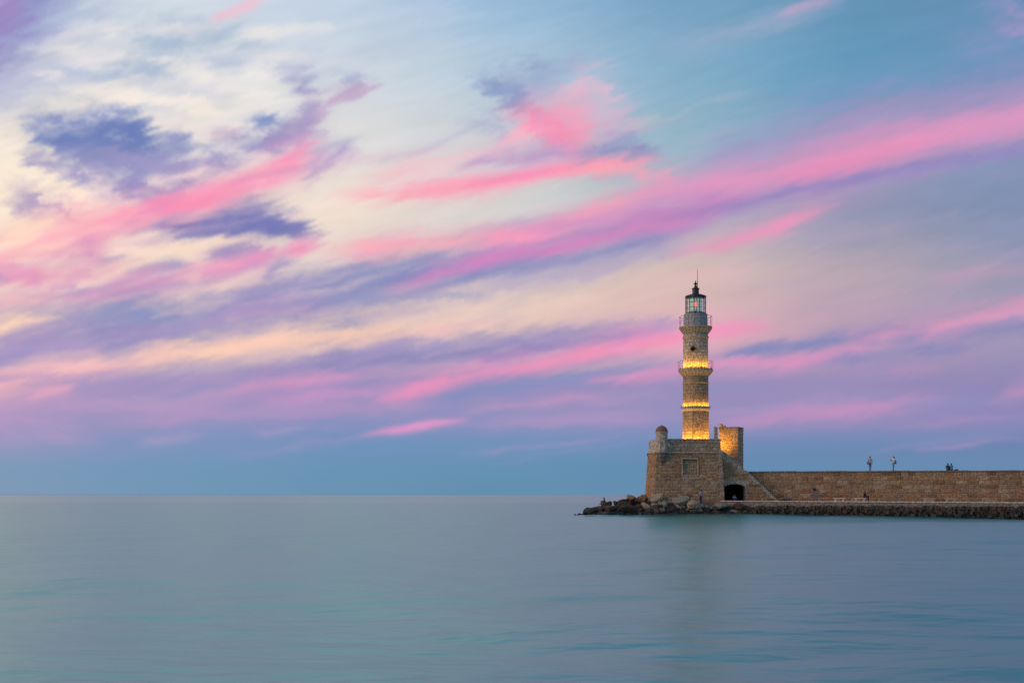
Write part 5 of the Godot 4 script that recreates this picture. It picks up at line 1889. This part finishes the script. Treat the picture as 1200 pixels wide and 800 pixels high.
func make_people() -> void:
	make_hand()
	var black := Vector3(0.012, 0.011, 0.012)
	var wy := 5.18 + 0.14
	# two who stand on the wall
	var p := wall_point(1020.3, -0.30)
	p.y = wy
	var J := stand_pose()
	J.ankle = [Vector3(-0.06, 0.08, 0.05), Vector3(0.06, 0.08, -0.08)]
	J.knee = [Vector3(-0.07, 0.48, 0.06), Vector3(0.07, 0.48, -0.01)]
	person("person in grey top and blue trousers with hanging arms, standing on the wall", p, PI * 0.9, J, {"top": Vector3(0.34, 0.32, 0.36), "legs": Vector3(0.10, 0.13, 0.26), "hair": Vector3(0.05, 0.045, 0.05)})
	bag("dark shoulder bag hanging beside the grey topped person on the wall", p + Vector3(-0.29, 0.93, 0.1), Vector3(0.05, 0.10, 0.055), Vector3(0.18, 0.50, -0.06))
	p = wall_point(1047.8, -0.30)
	p.y = wy
	J = stand_pose()
	J.elbow = [Vector3(-0.20, 1.14, 0.08), Vector3(0.20, 1.14, 0.08)]
	J.wrist = [Vector3(-0.08, 1.26, 0.32), Vector3(0.08, 1.26, 0.32)]
	J.ankle = [Vector3(-0.05, 0.08, 0.0), Vector3(0.05, 0.08, 0.02)]
	J.knee = [Vector3(-0.06, 0.48, 0.02), Vector3(0.06, 0.48, 0.03)]
	person("long haired person in white top and blue jeans, hands raised, standing on the wall", p, -PI / 2 + 0.3, J, {"top": Vector3(0.62, 0.60, 0.62), "legs": Vector3(0.09, 0.17, 0.34), "hair": Vector3(0.015, 0.02, 0.04)}, true)
	bag("dark bag worn on the back of the long haired person on the wall", p + Vector3(0.24, 1.0, 0.05), Vector3(0.05, 0.14, 0.06), Vector3(-0.15, 0.40, -0.03))
	# two who sit on the wall
	p = wall_point(1111.6, -0.36)
	p.y = wy
	person("person in dark clothes sitting on the wall beside someone in turquoise", p, PI * 0.85, ground_pose(), {"top": Vector3(0.035, 0.045, 0.05), "legs": Vector3(0.03, 0.03, 0.035), "hair": black, "fore": Vector3(0.035, 0.045, 0.05)})
	p = wall_point(1116.4, -0.36)
	p.y = wy
	person("person in turquoise jacket sitting on the wall beside someone in dark clothes", p, PI * 1.1, ground_pose(), {"top": Vector3(0.035, 0.23, 0.29), "legs": Vector3(0.03, 0.12, 0.14), "hair": Vector3(0.02, 0.03, 0.035), "fore": Vector3(0.035, 0.23, 0.29)})
	p = wall_point(1121.5, -0.30)
	p.y = wy + 0.09
	bag("dark bag lying on the wall beside the turquoise jacket", p, Vector3(0.16, 0.02, 0.07))
	# on the bench
	p = wall_point(1012.2, 1.6)
	p.y = quay_height(p) - 0.005
	person("person in black sitting on the end of a white bench", p + Vector3(0.0, 0.0, 0.0), PI / 2 - 0.1, seat_pose(0.49), {"top": black, "legs": black, "hair": black, "fore": black})
	# leaning at the foot of the stairs
	p = wall_point(921.5, 0.55)
	p.y = quay_height(p)
	person("person in grey top sitting on the quay at the foot of the staircase", p, -PI / 2 + 0.4, ground_pose(), {"top": Vector3(0.12, 0.13, 0.14), "legs": Vector3(0.04, 0.045, 0.055), "hair": black})
	# in the passage
	p = spot(860.5, 587.0, 151.6)
	p.y = 1.74
	person("person in white top and blue trousers sitting in the dark passage", p, 0.3, ground_pose(), {"top": Vector3(0.45, 0.46, 0.50), "legs": Vector3(0.08, 0.11, 0.26), "hair": black})
	# on the boulders
	p = spot(821.6, 590.6, 148.6)
	person("person in pale lilac shirt and navy trousers standing among the pale boulders", p, -2.4, stand_pose(), {"top": Vector3(0.32, 0.30, 0.42), "legs": Vector3(0.02, 0.025, 0.07), "hair": black})
	p = spot(708.8, 591.0, 152.2)
	person("person in dark blue crouching on the crest of the rocky tip", p, -PI / 2, ground_pose(), {"top": Vector3(0.03, 0.05, 0.10), "legs": Vector3(0.02, 0.025, 0.04), "hair": black, "fore": Vector3(0.03, 0.05, 0.10)})

# ------------------------------------------------------------------ floodlights

func floodlight(at: Vector3, aim: Vector3, energy: float, angle: float, label: String, group: String) -> void:
	var t := thing("floodlight", at, label, "floodlight", group)
	var d := aim.normalized()
	var q := Basis.looking_at(-d, Vector3.UP if absf(d.y) < 0.99 else Vector3.RIGHT)   # +z towards the aim
	part("housing", lamp_case, M.iron, t, Transform3D(q * Basis(Vector3.RIGHT, PI / 2), d * 0.05))
	part("lens", lamp_lens, M.bulb, t, Transform3D(q * Basis(Vector3.RIGHT, PI / 2), d * 0.05))
	var st := begin()
	add_tube(st, Vector3(0, -0.06, 0), d * 0.05, 0.015, 0.015, 5)
	part("stem", finish(st), M.iron, t)
	var l := SpotLight3D.new()
	l.name = "floodlight_beam"
	l.light_color = Color(1.0, 0.70, 0.15)
	l.light_energy = energy
	l.light_size = 0.12
	l.spot_angle = angle
	l.spot_range = 25.0
	l.spot_attenuation = 2.0
	l.spot_angle_attenuation = 1.0
	l.shadow_enabled = true
	t.add_child(l)
	l.look_at_from_position(Vector3.ZERO, d, Vector3.UP if absf(d.y) < 0.99 else Vector3.RIGHT)
	l.position = d * 0.12

var lamp_case: ArrayMesh
var lamp_lens: ArrayMesh

func make_floodlights() -> void:
	lamp_case = lathe_mesh([[0.0, -0.05], [0.03, -0.05], [0.05, 0.0], [0.055, 0.04], [0.045, 0.04], [0.04, 0.0], [0.0, -0.01]], 10)
	lamp_lens = lathe_mesh([[0.04, 0.028], [0.0, 0.036]], 10)
	var k := LD / LENS
	var c := spot(815.4, 515.0, LD)
	c.y = 0.0
	var Y := func(cy: float) -> float: return EYE + (580.0 - cy) * k
	for i in 8:
		var a := TAU * i / 8.0
		var d := Vector3(sin(a), 0, cos(a))
		floodlight(c + d * (16.0 * k + 0.62) + Vector3(0, deck_y + 0.34, 0), -d * 0.55 + Vector3.UP, E_DECK, 80.0, "small floodlight on the fort deck shining up the foot of the lighthouse", "floodlights on the deck")
	for i in 24:
		var a := TAU * (i + 0.5) / 24.0
		var d := Vector3(sin(a), 0, cos(a))
		floodlight(c + d * (14.9 * k + 0.25) + Vector3(0, Y.call(478.2) + 0.08, 0), -d * 0.5 + Vector3.UP, E_LEDGE, 84.0, "small floodlight on the lower cornice of the lighthouse", "floodlights on the lower cornice")
	for i in 20:
		var a := TAU * (i + 0.5) / 20.0
		var d := Vector3(sin(a), 0, cos(a))
		floodlight(c + d * (14.6 * k + 0.44) + Vector3(0, Y.call(432.8) + 0.08, 0), -d * 0.5 + Vector3.UP, E_GALLERY, 84.0, "small floodlight on the gallery slab round the lighthouse", "floodlights on the gallery")
	var s := spot(842.5, 522.0, 152.5)
	floodlight(s, Vector3(0.7, 0.5, -0.9), E_TOWER, 82.0, "floodlight at the stair head shining on the square tower", "")
	var st := begin()
	add_tube(st, Vector3(0, -2.4, 0), Vector3(0, -0.05, 0), 0.03, 0.03, 6)
	part("mast", finish(st), M.iron, get_child(get_child_count() - 1))

const E_DECK := 17.0
const E_LEDGE := 0.95
const E_GALLERY := 1.5
const E_TOWER := 9.0
